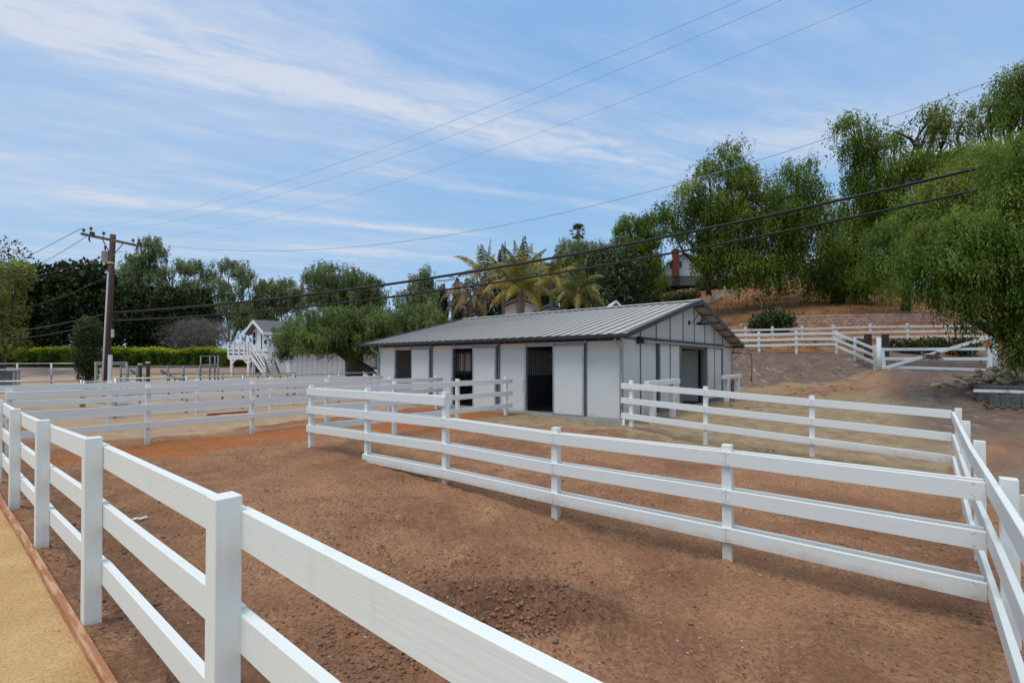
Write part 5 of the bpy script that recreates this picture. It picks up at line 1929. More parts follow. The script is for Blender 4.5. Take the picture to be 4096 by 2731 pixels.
def shed():
    Y = 44.0
    X = lambda px: (px - CX) / FPX * Y
    zb = CAM_Z - 62 * Y / FPX
    t = thing('stable_shed', 'stable shed with white siding greyed for shade, under the leaning pepper tree', 'shed', (X(1158), Y, zb))
    mb = MB(); mb.box(X(1158), X(1379), Y, Y + .12, zb - .3, 2.6)
    mb.mi = 1
    for i in range(11):
        x = X(1158) + (X(1379) - X(1158)) * (i + .5) / 11
        mb.box(x, x + .02, Y - .006, Y + .01, zb - .3, 2.6)
    part(t, 'wall', mb, [SIDING_G, GREYWOOD])
    mb = MB(); mb.box(X(1158) - .6, X(1520), Y - .5, Y + 6, 2.62, 2.78)
    part(t, 'roof', mb, SHINGLE)
    mb = MB(); mb.box(X(1379), X(1520), Y + 4, Y + 4.1, zb - .3, 2.6); mb.box(X(1379), X(1379) + .1, Y + .13, Y + 4, zb - .3, 2.6)
    part(t, 'back_wall', mb, DARKWOOD)
    mb = MB(); mb.box(X(1144), X(1158) - .01, Y + .1, Y + 4, zb - .3, 2.6)
    part(t, 'end_wall', mb, SIDING_W)
    mb = MB(); mb.box(X(1448), X(1507), Y + .3, Y + .36, zb, zb + .75)
    st = part(t, 'stall_panel', mb, SIDING_W)
    mb = MB()
    for i in range(12):
        x = X(1449) + (X(1505) - X(1449)) * i / 11
        mb.box(x, x + .05, Y + .3, Y + .34, zb + .95, 2.5)
    part(st, 'stall_bars', mb, SIDING_W)
    mb = MB(); mb.box(X(1448), X(1507), Y + .28, Y + .38, zb + .76, zb + .94)
    part(st, 'green_rail', mb, GREENDOOR)


shed()


# ------------------------------------------------------------------ hill: fences, gate, walls, houses
def hill_things():
    def fw(name, label, pts, cat='fence', **k):
        """pts: (px, py_bottom, py_top, Y)"""
        ps = []
        for px, pb, pt, Y in pts:
            b = at(px, pb, Y); tp = at(px, pt, Y)
            ps.append((b.x, b.y, min(b.z, gz1(b)), tp.z))
        return fence(name, label, ps, lv(ps, *k.pop('offs')), pq=False, **k)
    fw('rail_fence', 'white three-rail fence along the top of the grey cut bank', [(2750, 1408, 1331, 28.6), (2895, 1406, 1329, 28.3), (3036, 1410, 1327, 28), (3185, 1414, 1323, 28), (3346, 1414, 1322, 28)],
       offs=(.10, .42, .74), side=-1, w=.11, group='white fences on the bank')
    fw('rail_fence', 'short white fence stepping down the bank to the gate', [(3347, 1414, 1322, 27.9), (3420, 1442, 1348, 26), (3500, 1481, 1380, 24)],
       offs=(.10, .46, .82), side=-1, w=.11, ext=(-.05, 0), group='white fences on the bank')
    fw('rail_fence', 'weathered white fence below the retaining wall, paint flaking', [(2820, 1370, 1310, 34), (2982, 1365, 1307, 34), (3090, 1362, 1305, 34), (3209, 1362, 1302, 34), (3334, 1360, 1298, 34), (3482, 1358, 1294, 34), (3630, 1356, 1292, 34), (3790, 1354, 1290, 34), (3960, 1354, 1290, 34)],
       offs=(.17, .54, .90), side=-1, w=.13, rh=.15, mats=(WHITE_OLD, WHITE_OLD))
    fw('rail_fence', 'small white fence climbing the grassy hill above the barn ridge', [(2775, 1240, 1212, 61), (2805, 1222, 1195, 61), (2836, 1211, 1179, 61), (2868, 1197, 1159, 61), (2900, 1185, 1145, 61), (2929, 1180, 1149, 62), (2965, 1180, 1150, 64)],
       offs=(.35, .72, 1.08), side=-1, w=.16, rh=.15, mats=(WHITE_OLD, WHITE_V))
    # gate
    Y = 23.5
    k = Y / FPX
    b = at(3740, 1482, Y)
    t = thing('ranch_gate', 'wide white ranch gate with diagonal brace and running horse ornament', 'gate', (b.x, b.y, gz1(b)))
    a = at(3522, 1478, Y)

    def rail(px0, py0, px1, py1, name, off=0.0, th=.05, h=.14):
        mb = MB(); mb.bar(at(px0, py0, Y) + Vector((0, off, 0)), at(px1, py1, Y) + Vector((0, off, 0)), th, h)
        return part(t, name, mb, WHITE_P, .003)
    rail(3537, 1397, 3952, 1395, 'rail'); rail(3537, 1434, 3952, 1435, 'rail'); rail(3537, 1467, 3952, 1480, 'rail')
    for p0, p1, q0, q1 in ((3526, 3533, 1391, 1475), (3958, 3958, 1390, 1488)):
        mb = MB(); mb.bar(at(p0, q0, Y), at(p1, q1, Y), .20, .10, (0, 1, 0))
        part(t, 'stile', mb, WHITE_V, .003)
    rail(3540, 1470, 3972, 1343, 'brace', -.055, .05, .15)
    # horse ornament
    H = [(722, 545), (735, 534), (760, 528), (785, 527), (830, 525), (880, 527), (895, 506), (910, 496), (922, 492), (940, 494), (966, 508), (973, 516), (956, 519), (937, 520), (936, 545), (962, 568), (989, 582), (985, 590),
         (950, 580), (926, 571), (922, 590), (910, 596), (905, 575), (870, 570), (851, 579), (862, 592), (846, 591), (824, 574), (792, 566), (762, 573), (741, 589), (732, 585), (759, 562), (784, 550), (781, 539), (752, 541)]
    poly = []
    for x, y in H:
        p = at(3450 + x / 3.136, 1250 + y / 3.136, Y)
        poly.append((p.x, Y - .125, p.z))
    mb = MB(); mb.prism(poly, (0, 0, 0), (0, .035, 0))
    part(t, 'horse_ornament', mb, BRONZE)
    for px, pt, pb, lab in ((3516, 1351, 1482, 'tall white gate post at the latch side, beside the bank fence'), (3979, 1340, 1488, 'tall white gate post at the hinge side, beside the rock pile')):
        b, tp = at(px, pb, Y), at(px, pt, Y)
        mb = MB(); mb.tube([b - Vector((0, 0, .2)), tp], [.105, .10], 12)
        single('gate_post', mb, WHITE_V, lab, 'gate post', tuple(b), group='white gate posts')
    # two old brown timber posts
    for px, pt, pb, lab in ((3472, 1337, 1446, 'dark brown timber post standing left of the gate latch'), (3541, 1337, 1440, 'dark brown timber post standing just behind the gate')):
        b, tp = at(px, pb, 27), at(px, pt, 27)
        mb = MB(); mb.box(b.x - .14, b.x + .14, 26.88, 27.12, gz1(b) - .2, tp.z)
        single('timber_post', mb, BROWNWOOD, lab, 'post', tuple(b), group='old timber posts')
    # segmental retaining wall: five courses of split-face blocks
    p0, p1 = at(2900, 1447, 40), at(3760, 1447, 40)
    t = thing('retaining_wall', 'reddish split-face block retaining wall below the dry hill', 'retaining wall', (p0.x, 40, 4.2))
    mb = MB()
    bw, bh = .46, .235
    n = int((p1.x - p0.x) / bw)
    for r in range(7):
        for i in range(n + 1):
            x = p0.x + i * bw + (bw / 2 if r % 2 else 0)
            zb = float(np.interp(x, [p0.x, at(3200, 0, 40).x, at(3500, 0, 40).x], [CAM_Z + 112 * 40 / FPX, CAM_Z + 126 * 40 / FPX, CAM_Z + 132 * 40 / FPX])) - .35
            ncs = float(np.interp(x, [p0.x, at(3120, 0, 40).x], [3.2, 6.9]))
            if r > ncs:
                continue
            y = 39.95 + r * .035
            z = zb + r * bh
            f = y - .07 + random.uniform(-.02, .02)
            v = [(x + .004, y + .3, z), (x + bw - .004, y + .3, z), (x + bw - .004, y, z), (x + .004, y, z), (x + .09, f, z + .02), (x + bw - .09, f, z + .02),
                 (x + .004, y + .3, z + bh - .006), (x + bw - .004, y + .3, z + bh - .006), (x + bw - .004, y, z + bh - .006), (x + .004, y, z + bh - .006), (x + .09, f, z + bh - .03), (x + bw - .09, f, z + bh - .03)]
            mb.add(v, [(6, 9, 10, 11, 8, 7), (3, 4, 10, 9), (4, 5, 11, 10), (5, 2, 8, 11), (0, 3, 9, 6), (2, 1, 7, 8), (3, 2, 5, 4)])
    part(t, 'blockwork', mb, RETAIN)
    # stakes in the dry grass
    for i, (px, py) in enumerate(((2871, 1202), (2905, 1208), (2954, 1195), (2991, 1220), (3020, 1188), (3031, 1198), (2985, 1190))):
        c = at(px, py, 52)
        zb = gz1(c)
        mb = MB(); mb.box(c.x - .018, c.x + .018, c.y - .018, c.y + .018, zb - .1, zb + .85); mb.mi = 1
        mb.box(c.x - .03, c.x + .03, c.y - .03, c.y + .03, zb + .85, zb + 1.1)
        single('survey_stake', mb, [BROWNWOOD, SIDING_W], 'thin dark stake with a white tip in the dry hillside grass', 'stake', (c.x, c.y, zb), group='stakes on the dry hill')
    c = at(3043, 1232, 49); c.z = gz1(c)
    v, f = ico()
    mb = MB(); mb.add([(c.x + a * .55 * random.uniform(.8, 1.2), c.y + b_ * .25, c.z + .06 + d * .13) for a, b_, d in v], [tuple(k_) for k_ in f])
    single('pale_stone', mb, mat('pale_stone', (.55, .53, .49), .9, var=.15), 'flat pale stone lying alone in the dry grass above the bush', 'stone', tuple(c))
    # small pedestal table under the pepper trees
    c = at(3142, 1190, 58); c.z = gz1(c)
    t = thing('garden_table', 'small grey pedestal table on the dry slope under the pepper trees', 'table', tuple(c))
    mb = MB(); mb.lathe(c + Vector((0, 0, .68)), [(0, 0), (.5, 0), (.52, .06), (.5, .10), (0, .10)], 16, (.1, -.15, 1))
    part(t, 'table_top', mb, CONC)
    mb = MB(); mb.lathe(c, [(.28, -.2), (.28, .1), (.14, .2), (.12, .6), (.25, .70)], 12)
    part(t, 'pedestal', mb, GREYWOOD)
    # white wall on the hill crest behind the trees
    a, b = at(3130, 1112, 76), at(3330, 1108, 76)
    t = thing('garden_wall', 'white wall on the hill crest seen between the tree trunks', 'wall', tuple(a))
    mb = MB(); mb.prism([tuple(a - Vector((0, 0, .6))), tuple(b - Vector((0, 0, .6))), (b.x, b.y, at(0, 1080, 76).z), (at(3230, 0, 76).x, b.y, at(0, 1076, 76).z), (a.x, a.y, at(0, 1092, 76).z)], (0, 0, 0), (0, .3, 0))
    part(t, 'wall_face', mb, SIDING_W)
    mb = MB(); mb.box(a.x, at(3235, 0, 76).x, 75.7, 75.99, at(0, 1118, 76).z, at(0, 1110, 76).z)
    part(t, 'picket_edge', mb, SIDING_W)


hill_things()


def houses():
    Y = 80.0
    e0, pk, e1 = at(2640, 1066, Y), at(2737, 1006, Y), at(2836, 1064, Y)
    zb = at(0, 1152, Y).z
    t = thing('hill_house', 'grey gabled house with a red brick chimney high on the hill', 'house', (e0.x, Y, zb))
    mb = MB(); mb.prism([(e0.x + .35, Y, zb), (e1.x - .3, Y, zb), (e1.x - .3, Y, e1.z - .2), (pk.x, Y, pk.z - .35), (e0.x + .35, Y, e0.z - .2)], (0, 0, 0), (0, 9, 0))
    part(t, 'wall', mb, STUCCO)
    mb = MB()
    for a, b in ((e0, pk), (pk, e1)):
        mb.prism([(a.x, Y - .5, a.z - .15), (b.x, Y - .5, b.z - .15), (b.x, Y - .5, b.z + .08), (a.x, Y - .5, a.z + .08)], (0, 0, 0), (0, 10, 0))
    part(t, 'roof', mb, SHINGLE)
    mb = MB()
    for a, b in ((e0, pk), (pk, e1)):
        mb.prism([(a.x, Y - .56, a.z - .2), (b.x, Y - .56, b.z - .2), (b.x, Y - .56, b.z + .02), (a.x, Y - .56, a.z + .02)], (0, 0, 0), (0, .055, 0))
    part(t, 'fascia', mb, SIDING_W)
    c0, c1 = at(2689, 1104, Y), at(2711, 1001, Y)
    mb = MB(); mb.box(c0.x, c1.x, Y - .9, Y - .01, zb, c1.z - .25)
    ch = part(t, 'chimney', mb, BRICKRED)
    mb = MB(); mb.box(c0.x - .08, c1.x + .08, Y - .97, Y + .06, c1.z - .249, c1.z - .02)
    mb.box(c0.x + .2, c1.x - .2, Y - .7, Y - .25, c1.z - .02, c1.z + .2)
    part(ch, 'chimney_cap', mb, BROWNWOOD)
    for x0, x1, y0, y1 in ((2679.5, 2688, 1052, 1077), (2717, 2730, 1044, 1069), (2793, 2806, 1050, 1064)):
        a, b = at(x0, y1, Y), at(x1, y0, Y)
        mb = MB(); mb.box(a.x - .07, b.x + .07, Y - .06, Y - .002, a.z - .07, b.z + .07)
        w = part(t, 'window', mb, SIDING_W)
        mb = MB(); mb.box(a.x, b.x, Y - .075, Y - .061, a.z, b.z)
        part(w, 'pane', mb, GLASS_D)
    # dark deck in front
    a, b = at(2653, 1140, Y - 4), at(2860, 1103, Y - 4)
    mb = MB(); mb.box(a.x, b.x, Y - 4, Y - .95, a.z - .2, a.z)
    dk = part(t, 'deck', mb, DECKDARK)
    mb = MB()
    mb.box(a.x, b.x, Y - 4.05, Y - 3.97, b.z - .12, b.z)
    for i in range(60):
        x = a.x + (b.x - a.x) * i / 60
        mb.box(x, x + .09, Y - 4.03, Y - 3.98, a.z - .1, b.z - .1)
    part(dk, 'deck_railing', mb, DECKDARK)
    for px in (2660, 2720, 2780, 2840):
        p = at(px, 1140, Y - 3.8)
        mb = MB(); mb.box(p.x - .12, p.x + .12, Y - 3.9, Y - 3.66, gz1((p.x, Y - 3.8)) - .3, a.z - .2)
        part(dk, 'deck_post', mb, DECKDARK)
    mb = MB(); mb.box(a.x + .4, b.x - .4, Y - 1.4, Y - 1.2, gz1((a.x, Y - 1.3)) - 1, a.z - .21)
    part(dk, 'under_deck_screen', mb, DECKDARK)
    # roofs between the palms, mostly hidden
    for px0, px1, pe, pp, Y2, lab, wm, rm in ((2440, 2484, 1228, 1207, 46, 'small pale gable peeping over the barn ridge, right of the palms', SIDING_W, SIDING_W),
                                              (2010, 2160, 1222, 1190, 52, 'low pink house with a brown tiled roof behind the palm fronds', STUCCO_P, TILE),
                                              (2130, 2250, 1250, 1222, 50, 'low house with a grey roof just above the barn ridge', STUCCO, SHINGLE),
                                              (1810, 1985, 1405, 1378, 33, 'pale pink house glimpsed through the barn doorway bars', STUCCO_P, TILE)):
        a, p, b = at(px0, pe, Y2), at((px0 + px1) / 2, pp, Y2), at(px1, pe, Y2)
        t = thing('small_house', lab, 'house', (a.x, Y2, a.z - 3))
        mb = MB(); mb.prism([(a.x + .25, Y2, a.z - 3.5), (b.x - .25, Y2, a.z - 3.5), (b.x - .25, Y2, b.z - .1), (p.x, Y2, p.z - .2), (a.x + .25, Y2, a.z - .1)], (0, 0, 0), (0, 6, 0))
        part(t, 'wall', mb, wm if wm is not SIDING_W else mat('beige_gable', (.46, .38, .30), .8, var=.05))
        mb = MB()
        for u, v in ((a, p), (p, b)):
            mb.prism([(u.x, Y2 - .4, u.z - .1), (v.x, Y2 - .4, v.z - .1), (v.x, Y2 - .4, v.z + .12), (u.x, Y2 - .4, u.z + .12)], (0, 0, 0), (0, 6.8, 0))
        part(t, 'roof', mb, rm)


houses()


# ------------------------------------------------------------------ pallets of pavers, rock pile
def pallets():
    K = at(3963, 1634, 13.0)
    kp, kq = CA * K.x - SA * K.y, SA * K.x + CA * K.y
    bw, bd, bh = .198, .198, .062
    bm = MB(); bm.box(0, bw - .006, 0, bd - .006, 0, bh - .003)
    proto = None
    for s, (dp, dq, lab) in enumerate(((0, 0, 'pallet under the near stack of grey pavers'), (-.08, 1.42, 'pallet under the rear stack of grey pavers, by the rocks'))):
        p0, q0 = kp + dp, kq + dq
        z0 = max(gpq(p0, q0), gpq(p0 + 1, q0 + .5)) + .01
        t = thing('pallet', 'weathered wooden ' + lab, 'pallet', (p0, q0, z0), True, 'wooden pallets')
        for i in range(6):
            mb = MB(); mb.box(p0 - .06 + i * .22, p0 + .06 + i * .22, q0 - .06, q0 + 1.14, z0 + .10, z0 + .122)
            part(t, 'deck_board', mb, PALLETWOOD)
        for q in (q0 - .02, q0 + .50, q0 + 1.04):
            mb = MB(); mb.box(p0 - .06, p0 + 1.2, q, q + .09, z0 - .06, z0 + .098)
            part(t, 'stringer', mb, PALLETWOOD)
        zt = z0 + .123
        nl = 6
        for l in range(nl):
            for i in range(6):
                for j in range(5):
                    if not (i == 0 or j == 0 or l == nl - 1):
                        continue
                    if l == nl - 1 and random.random() < .18:
                        continue
                    if proto is None:
                        proto = link_mesh('paver', bm, PAVER, None, (0, 0, 0), .004)
                        tag(proto, 'grey concrete paver stacked with others on a wooden pallet', 'paver', 'grey pavers on the pallets')
                        o = proto
                    else:
                        o = proto.copy(); COL.objects.link(o)
                    if i == 0 and j > 0 and False:
                        pass
                    o.location = PQ(p0 - .03 + i * bw + random.uniform(-.006, .006), q0 - .03 + j * bd * 1.12 + random.uniform(-.008, .006), zt + l * bh)
                    o.rotation_euler = (0, 0, ROT + random.uniform(-.025, .025))
        if s == 0:
            ztop = zt + nl * bh
            mb = MB(); mb.box(p0 - .35, p0 + .98, q0 - .06, q0 + .02, ztop + .003, ztop + .075)
            mb.v = [(x, y + (x - p0) * .05, z) for x, y, z in mb.v]
            single('white_plank', mb, WHITE_OLD, 'white painted plank lying across the near stack of pavers', 'plank', (p0, q0, ztop), True)
    # rock pile behind
    v, f = ico()
    C = at(3975, 1530, 16.2)
    base = None
    var = []
    for k in range(5):
        mb = MB(); mb.add([tuple(np.array(a) * (1 + random.uniform(-.3, .3)) * np.array([1, .8, .6])) for a in v], [tuple(k_) for k_ in f])
        var.append(mb)
    meshes = []
    for i in range(100):
        a = random.uniform(0, 6.28); r = abs(random.gauss(0, .62))
        x, y = C.x + math.cos(a) * r * 1.5, C.y + math.sin(a) * r * 1.0
        h = max(0, .80 - .55 * r) * random.uniform(.3, 1)
        if i < 5:
            o = link_mesh('rock', var[i], ROCK)
            tag(o, 'tan rock in the rubble pile behind the paver pallets', 'rock', 'rocks in the rubble pile')
            meshes.append(o)
        else:
            o = meshes[i % 5].copy(); COL.objects.link(o)
        o.location = (x, y, gz1((x, y)) + .04 + h)
        s = random.uniform(.09, .21)
        o.scale = (s * random.uniform(.8, 1.5), s, s * random.uniform(.7, 1.1))
        o.rotation_euler = (random.uniform(-.5, .5), random.uniform(-.5, .5), a)


pallets()
# ------------------------------------------------------------------ trees and plants
def gb(px, Y):
    """ground point under a sight line"""
    p = at(px, 1447, Y)
    return (p.x, p.y, gz1(p))


def B(Y, *l, rd=None):
    return [blob_px(px, py, rx, ry, Y + (o[0] if o else 0), rd) for px, py, rx, ry, *o in l]


def left_trees():
    g = 'trees behind the left hedge'
    Y = 62
    tree('evergreen_tree', 'dense dark evergreen tree left of the pole, nearest the left edge', 'tree', gb(120, Y), B(Y, (90, 1180, 75, 95), (150, 1130, 60, 70), (110, 1300, 90, 110), (180, 1290, 60, 100), (60, 1320, 60, 90)),
         LEAF_DARK, 'bush', density=34, leaf=.42, yellow=.12, trunk_r=.3, group=g)
    tree('evergreen_tree', 'dense dark evergreen tree just left of the pole with a spiky top', 'tree', gb(330, Y), B(Y, (300, 1130, 75, 85), (395, 1120, 50, 65), (350, 1220, 95, 100), (260, 1230, 60, 80), (300, 1330, 100, 90), (400, 1300, 70, 100)),
         LEAF_DARK, 'bush', density=34, leaf=.42, yellow=.12, trunk_r=.3, group=g)
    tree('evergreen_tree', 'low dark evergreen tree just right of the pole', 'tree', gb(540, Y), B(Y, (500, 1240, 80, 85), (580, 1230, 75, 80), (540, 1330, 110, 90)),
         LEAF_DARK, 'bush', density=34, leaf=.42, yellow=.12, trunk_r=.3, group=g)
    tree('evergreen_tree', 'low dark evergreen tree behind the bare grey shrub', 'tree', gb(740, Y), B(Y, (690, 1240, 75, 80), (785, 1245, 60, 75), (740, 1330, 110, 90), (640, 1300, 60, 90)),
         LEAF_DARK, 'bush', density=34, leaf=.42, yellow=.12, trunk_r=.3, group=g)
    tree('street_tree', 'yellow green tree with a thin reddish top at the left edge', 'tree', gb(0, 52), B(52, (0, 1120, 90, 80), (70, 1090, 50, 45), (-20, 1250, 75, 120), (40, 1370, 60, 60)),
         LEAF_LIME, 'bush', density=26, leaf=.30, yellow=.5, trunk_r=.22, group=g)
    tree('street_tree', 'sparse reddish leaved treetop at the far left edge', 'tree', gb(20, 56), B(56, (30, 1000, 50, 45), (85, 1020, 25, 30), (0, 1060, 40, 50)),
         mat_sparse, 'bush', density=7, leaf=.28, yellow=.7, trunk_r=.16, group=g)
    Y = 74
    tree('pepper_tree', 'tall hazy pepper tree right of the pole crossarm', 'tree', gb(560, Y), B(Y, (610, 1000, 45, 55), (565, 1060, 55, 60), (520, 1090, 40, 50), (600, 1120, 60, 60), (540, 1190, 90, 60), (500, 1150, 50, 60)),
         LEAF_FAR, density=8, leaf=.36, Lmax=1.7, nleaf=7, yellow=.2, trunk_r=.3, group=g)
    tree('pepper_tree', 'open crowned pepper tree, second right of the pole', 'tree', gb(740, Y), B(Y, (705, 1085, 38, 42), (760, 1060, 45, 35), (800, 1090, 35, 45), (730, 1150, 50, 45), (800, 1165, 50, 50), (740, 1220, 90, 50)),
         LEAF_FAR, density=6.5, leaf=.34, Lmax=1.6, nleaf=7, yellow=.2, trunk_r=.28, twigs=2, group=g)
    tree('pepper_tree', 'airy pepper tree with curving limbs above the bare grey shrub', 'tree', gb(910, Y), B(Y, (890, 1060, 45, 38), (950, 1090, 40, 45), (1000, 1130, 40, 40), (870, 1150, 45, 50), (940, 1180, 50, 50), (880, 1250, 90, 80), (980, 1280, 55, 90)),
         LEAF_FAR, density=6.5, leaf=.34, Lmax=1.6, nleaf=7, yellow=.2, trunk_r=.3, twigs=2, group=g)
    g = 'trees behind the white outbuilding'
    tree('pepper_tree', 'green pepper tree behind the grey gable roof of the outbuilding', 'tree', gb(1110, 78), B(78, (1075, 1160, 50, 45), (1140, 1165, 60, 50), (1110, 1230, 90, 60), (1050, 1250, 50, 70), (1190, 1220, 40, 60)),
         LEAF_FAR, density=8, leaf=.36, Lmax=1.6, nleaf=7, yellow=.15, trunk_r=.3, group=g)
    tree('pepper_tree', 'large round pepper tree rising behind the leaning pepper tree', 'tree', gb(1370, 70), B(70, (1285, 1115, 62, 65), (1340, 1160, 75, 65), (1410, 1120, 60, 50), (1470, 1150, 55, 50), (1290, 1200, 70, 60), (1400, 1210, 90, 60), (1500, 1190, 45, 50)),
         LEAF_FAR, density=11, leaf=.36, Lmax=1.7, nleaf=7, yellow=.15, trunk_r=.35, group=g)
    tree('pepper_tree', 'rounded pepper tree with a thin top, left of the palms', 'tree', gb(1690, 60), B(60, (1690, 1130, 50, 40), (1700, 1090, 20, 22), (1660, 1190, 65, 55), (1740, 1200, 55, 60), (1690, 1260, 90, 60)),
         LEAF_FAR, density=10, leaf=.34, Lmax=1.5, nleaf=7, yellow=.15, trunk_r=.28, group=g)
    # bare grey shrub over the hedge
    Yb = 55.0
    base = gb(790, 58.3)
    t = thing('bare_shrub', 'bare grey twiggy shrub leaning over the hedge', 'shrub', base)
    mb = MB()
    for i in range(9):
        e = at(random.uniform(660, 920), random.uniform(1290, 1370), 58.3)
        limb(mb, base, e, .09, .02, .12, 6, 5)
    part(t, 'stem', mb, TWIG)
    n = 9000
    c = np.array(base) * 0
    px = rng.normal(790, 75, n); py = 1350 + rng.normal(0, 38, n) - 25 * np.cos((px - 790) / 90)
    k = ((px - 785) / 165) ** 2 + ((py - 1345) / 62) ** 2 < 1
    px, py = px[k], py[k]; n = len(px)
    yy = 58.3 + rng.normal(0, .9, n)
    C = np.stack([(px - CX) / FPX * yy, yy, CAM_Z + (HY - py) / FPX * yy], 1)
    d = unit(rng.normal(0, 1, (n, 3)) + np.array([0, 0, .3]))
    L = rng.uniform(.4, 1.1, n)
    V = leaf_quads(C, d, L, np.full(n, .032))
    quad_mesh('twigs', V, np.stack([rng.random(n), rng.random(n) * .3], 1), leaf_mat('grey_twig', (.10, .09, .08), (.21, .19, .175), (.26, .20, .18), .1), t, base)
    # topiary-like cypress by the pole
    base = gb(352, 30)
    Y = 30
    tree('cypress', 'clipped dark cypress column tapering to its foot beside the pole', 'cypress', base, B(Y, (349, 1340, 40, 62), (346, 1395, 42, 60), (350, 1445, 32, 55), (353, 1500, 22, 50), (352, 1295, 26, 30)), LEAF_COL, 'bush',
         density=420, leaf=.10, yellow=.3, trunk_r=.09, fork=.2)


def mid_trees():
    Y = 30
    base = at(1508, 1545, Y)
    base.z = gz1(base)
    t = thing('pepper_tree', 'wide drooping pepper tree leaning left on a bowed trunk behind the barn', 'tree', tuple(base))
    mb = MB()
    tp = [base - Vector((0, 0, .3)), at(1495, 1500, Y), at(1470, 1476, Y), at(1440, 1458, Y), at(1400, 1440, Y), at(1350, 1405, Y)]
    mb.tube(tp, [.30, .27, .25, .23, .22, .18], 10)
    blobs = B(Y, (1190, 1345, 85, 62), (1270, 1300, 110, 70, 1), (1380, 1290, 115, 70), (1490, 1290, 110, 72, -1), (1590, 1285, 105, 75, 1), (1690, 1300, 100, 85), (1250, 1358, 115, 58, -1), (1370, 1358, 120, 60, -1),
              (1480, 1370, 110, 62), (1155, 1375, 52, 45), (1580, 1370, 90, 60), (1760, 1330, 60, 70, 1), (1140, 1412, 30, 18), (1430, 1330, 130, 80, 2.0), (1650, 1370, 90, 70, 1.5))
    for c, r in blobs:
        limb(mb, tp[-1], Vector(c), .10, .03, .12)
    part(t, 'trunk', mb, BARK)
    V, T, N = droop_crown(blobs, 34, .16, .78, 8, .35, .4)
    quad_mesh('crown', V, T, LEAF_MID, t, tuple(base), N)
    g = 'trees behind the palms'
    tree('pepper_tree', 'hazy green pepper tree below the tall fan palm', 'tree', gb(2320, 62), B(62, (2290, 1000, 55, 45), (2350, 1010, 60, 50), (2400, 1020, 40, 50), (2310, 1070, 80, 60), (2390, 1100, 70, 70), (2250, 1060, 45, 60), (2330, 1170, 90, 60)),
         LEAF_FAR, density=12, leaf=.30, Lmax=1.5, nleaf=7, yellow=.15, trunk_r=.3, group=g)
    tree('pepper_tree', 'tall dark green pepper tree left of the hill house', 'tree', gb(2545, 62), B(62, (2590, 890, 42, 45), (2520, 920, 60, 55), (2590, 970, 55, 70), (2510, 1010, 80, 70), (2590, 1060, 60, 80), (2470, 1100, 70, 60), (2540, 1150, 95, 90), (2620, 1150, 40, 80)),
         LEAF_PEP, density=13, leaf=.30, Lmax=1.6, nleaf=7, yellow=.15, trunk_r=.34, group=g)
    tree('leafy_tree', 'bright green leafy tree between the palms and the hill house', 'tree', gb(2480, 50), B(50, (2480, 1040, 60, 50), (2530, 1080, 60, 60), (2440, 1100, 50, 50), (2490, 1150, 90, 70), (2430, 1200, 60, 50)),
         LEAF_BUSH, 'bush', density=60, leaf=.24, yellow=.35, trunk_r=.2, group=g)
    tree('leafy_tree', 'dark leafy tree filling the gap below the palm fronds', 'tree', gb(2180, 55), B(55, (2100, 1230, 110, 60), (2230, 1210, 90, 70), (2340, 1215, 80, 50), (1990, 1240, 90, 50), (1900, 1260, 70, 50)),
         LEAF_DARK, 'bush', density=45, leaf=.30, yellow=.2, trunk_r=.2, group=g)
    tree('leafy_tree', 'hazy green leafy tree just behind the yellow feather palms', 'tree', gb(2060, 56), B(56, (1960, 1150, 70, 50), (2050, 1120, 80, 55), (2150, 1110, 80, 60), (2240, 1130, 60, 60), (2080, 1180, 120, 50)),
         LEAF_BUSH, 'bush', density=40, leaf=.26, yellow=.4, trunk_r=.2, group=g)
    # two italian cypresses
    for px, p0, p1, w, lab in ((1772, 1155, 1300, 16, 'narrow dark cypress left of the brown palm'), (1828, 1135, 1320, 21, 'narrow dark cypress with a browned tip beside the brown palm')):
        Yc = 42
        bl = [blob_px(px, p0 + (p1 - p0) * f, w * s, (p1 - p0) * .22, Yc) for f, s in ((.12, .45), (.3, .8), (.52, 1), (.74, 1), (.95, .95))]
        tree('italian_cypress', lab, 'cypress', gb(px, Yc), bl, LEAF_CYP, 'bush', density=150, leaf=.16, yellow=.15, trunk_r=.1, group='italian cypresses')


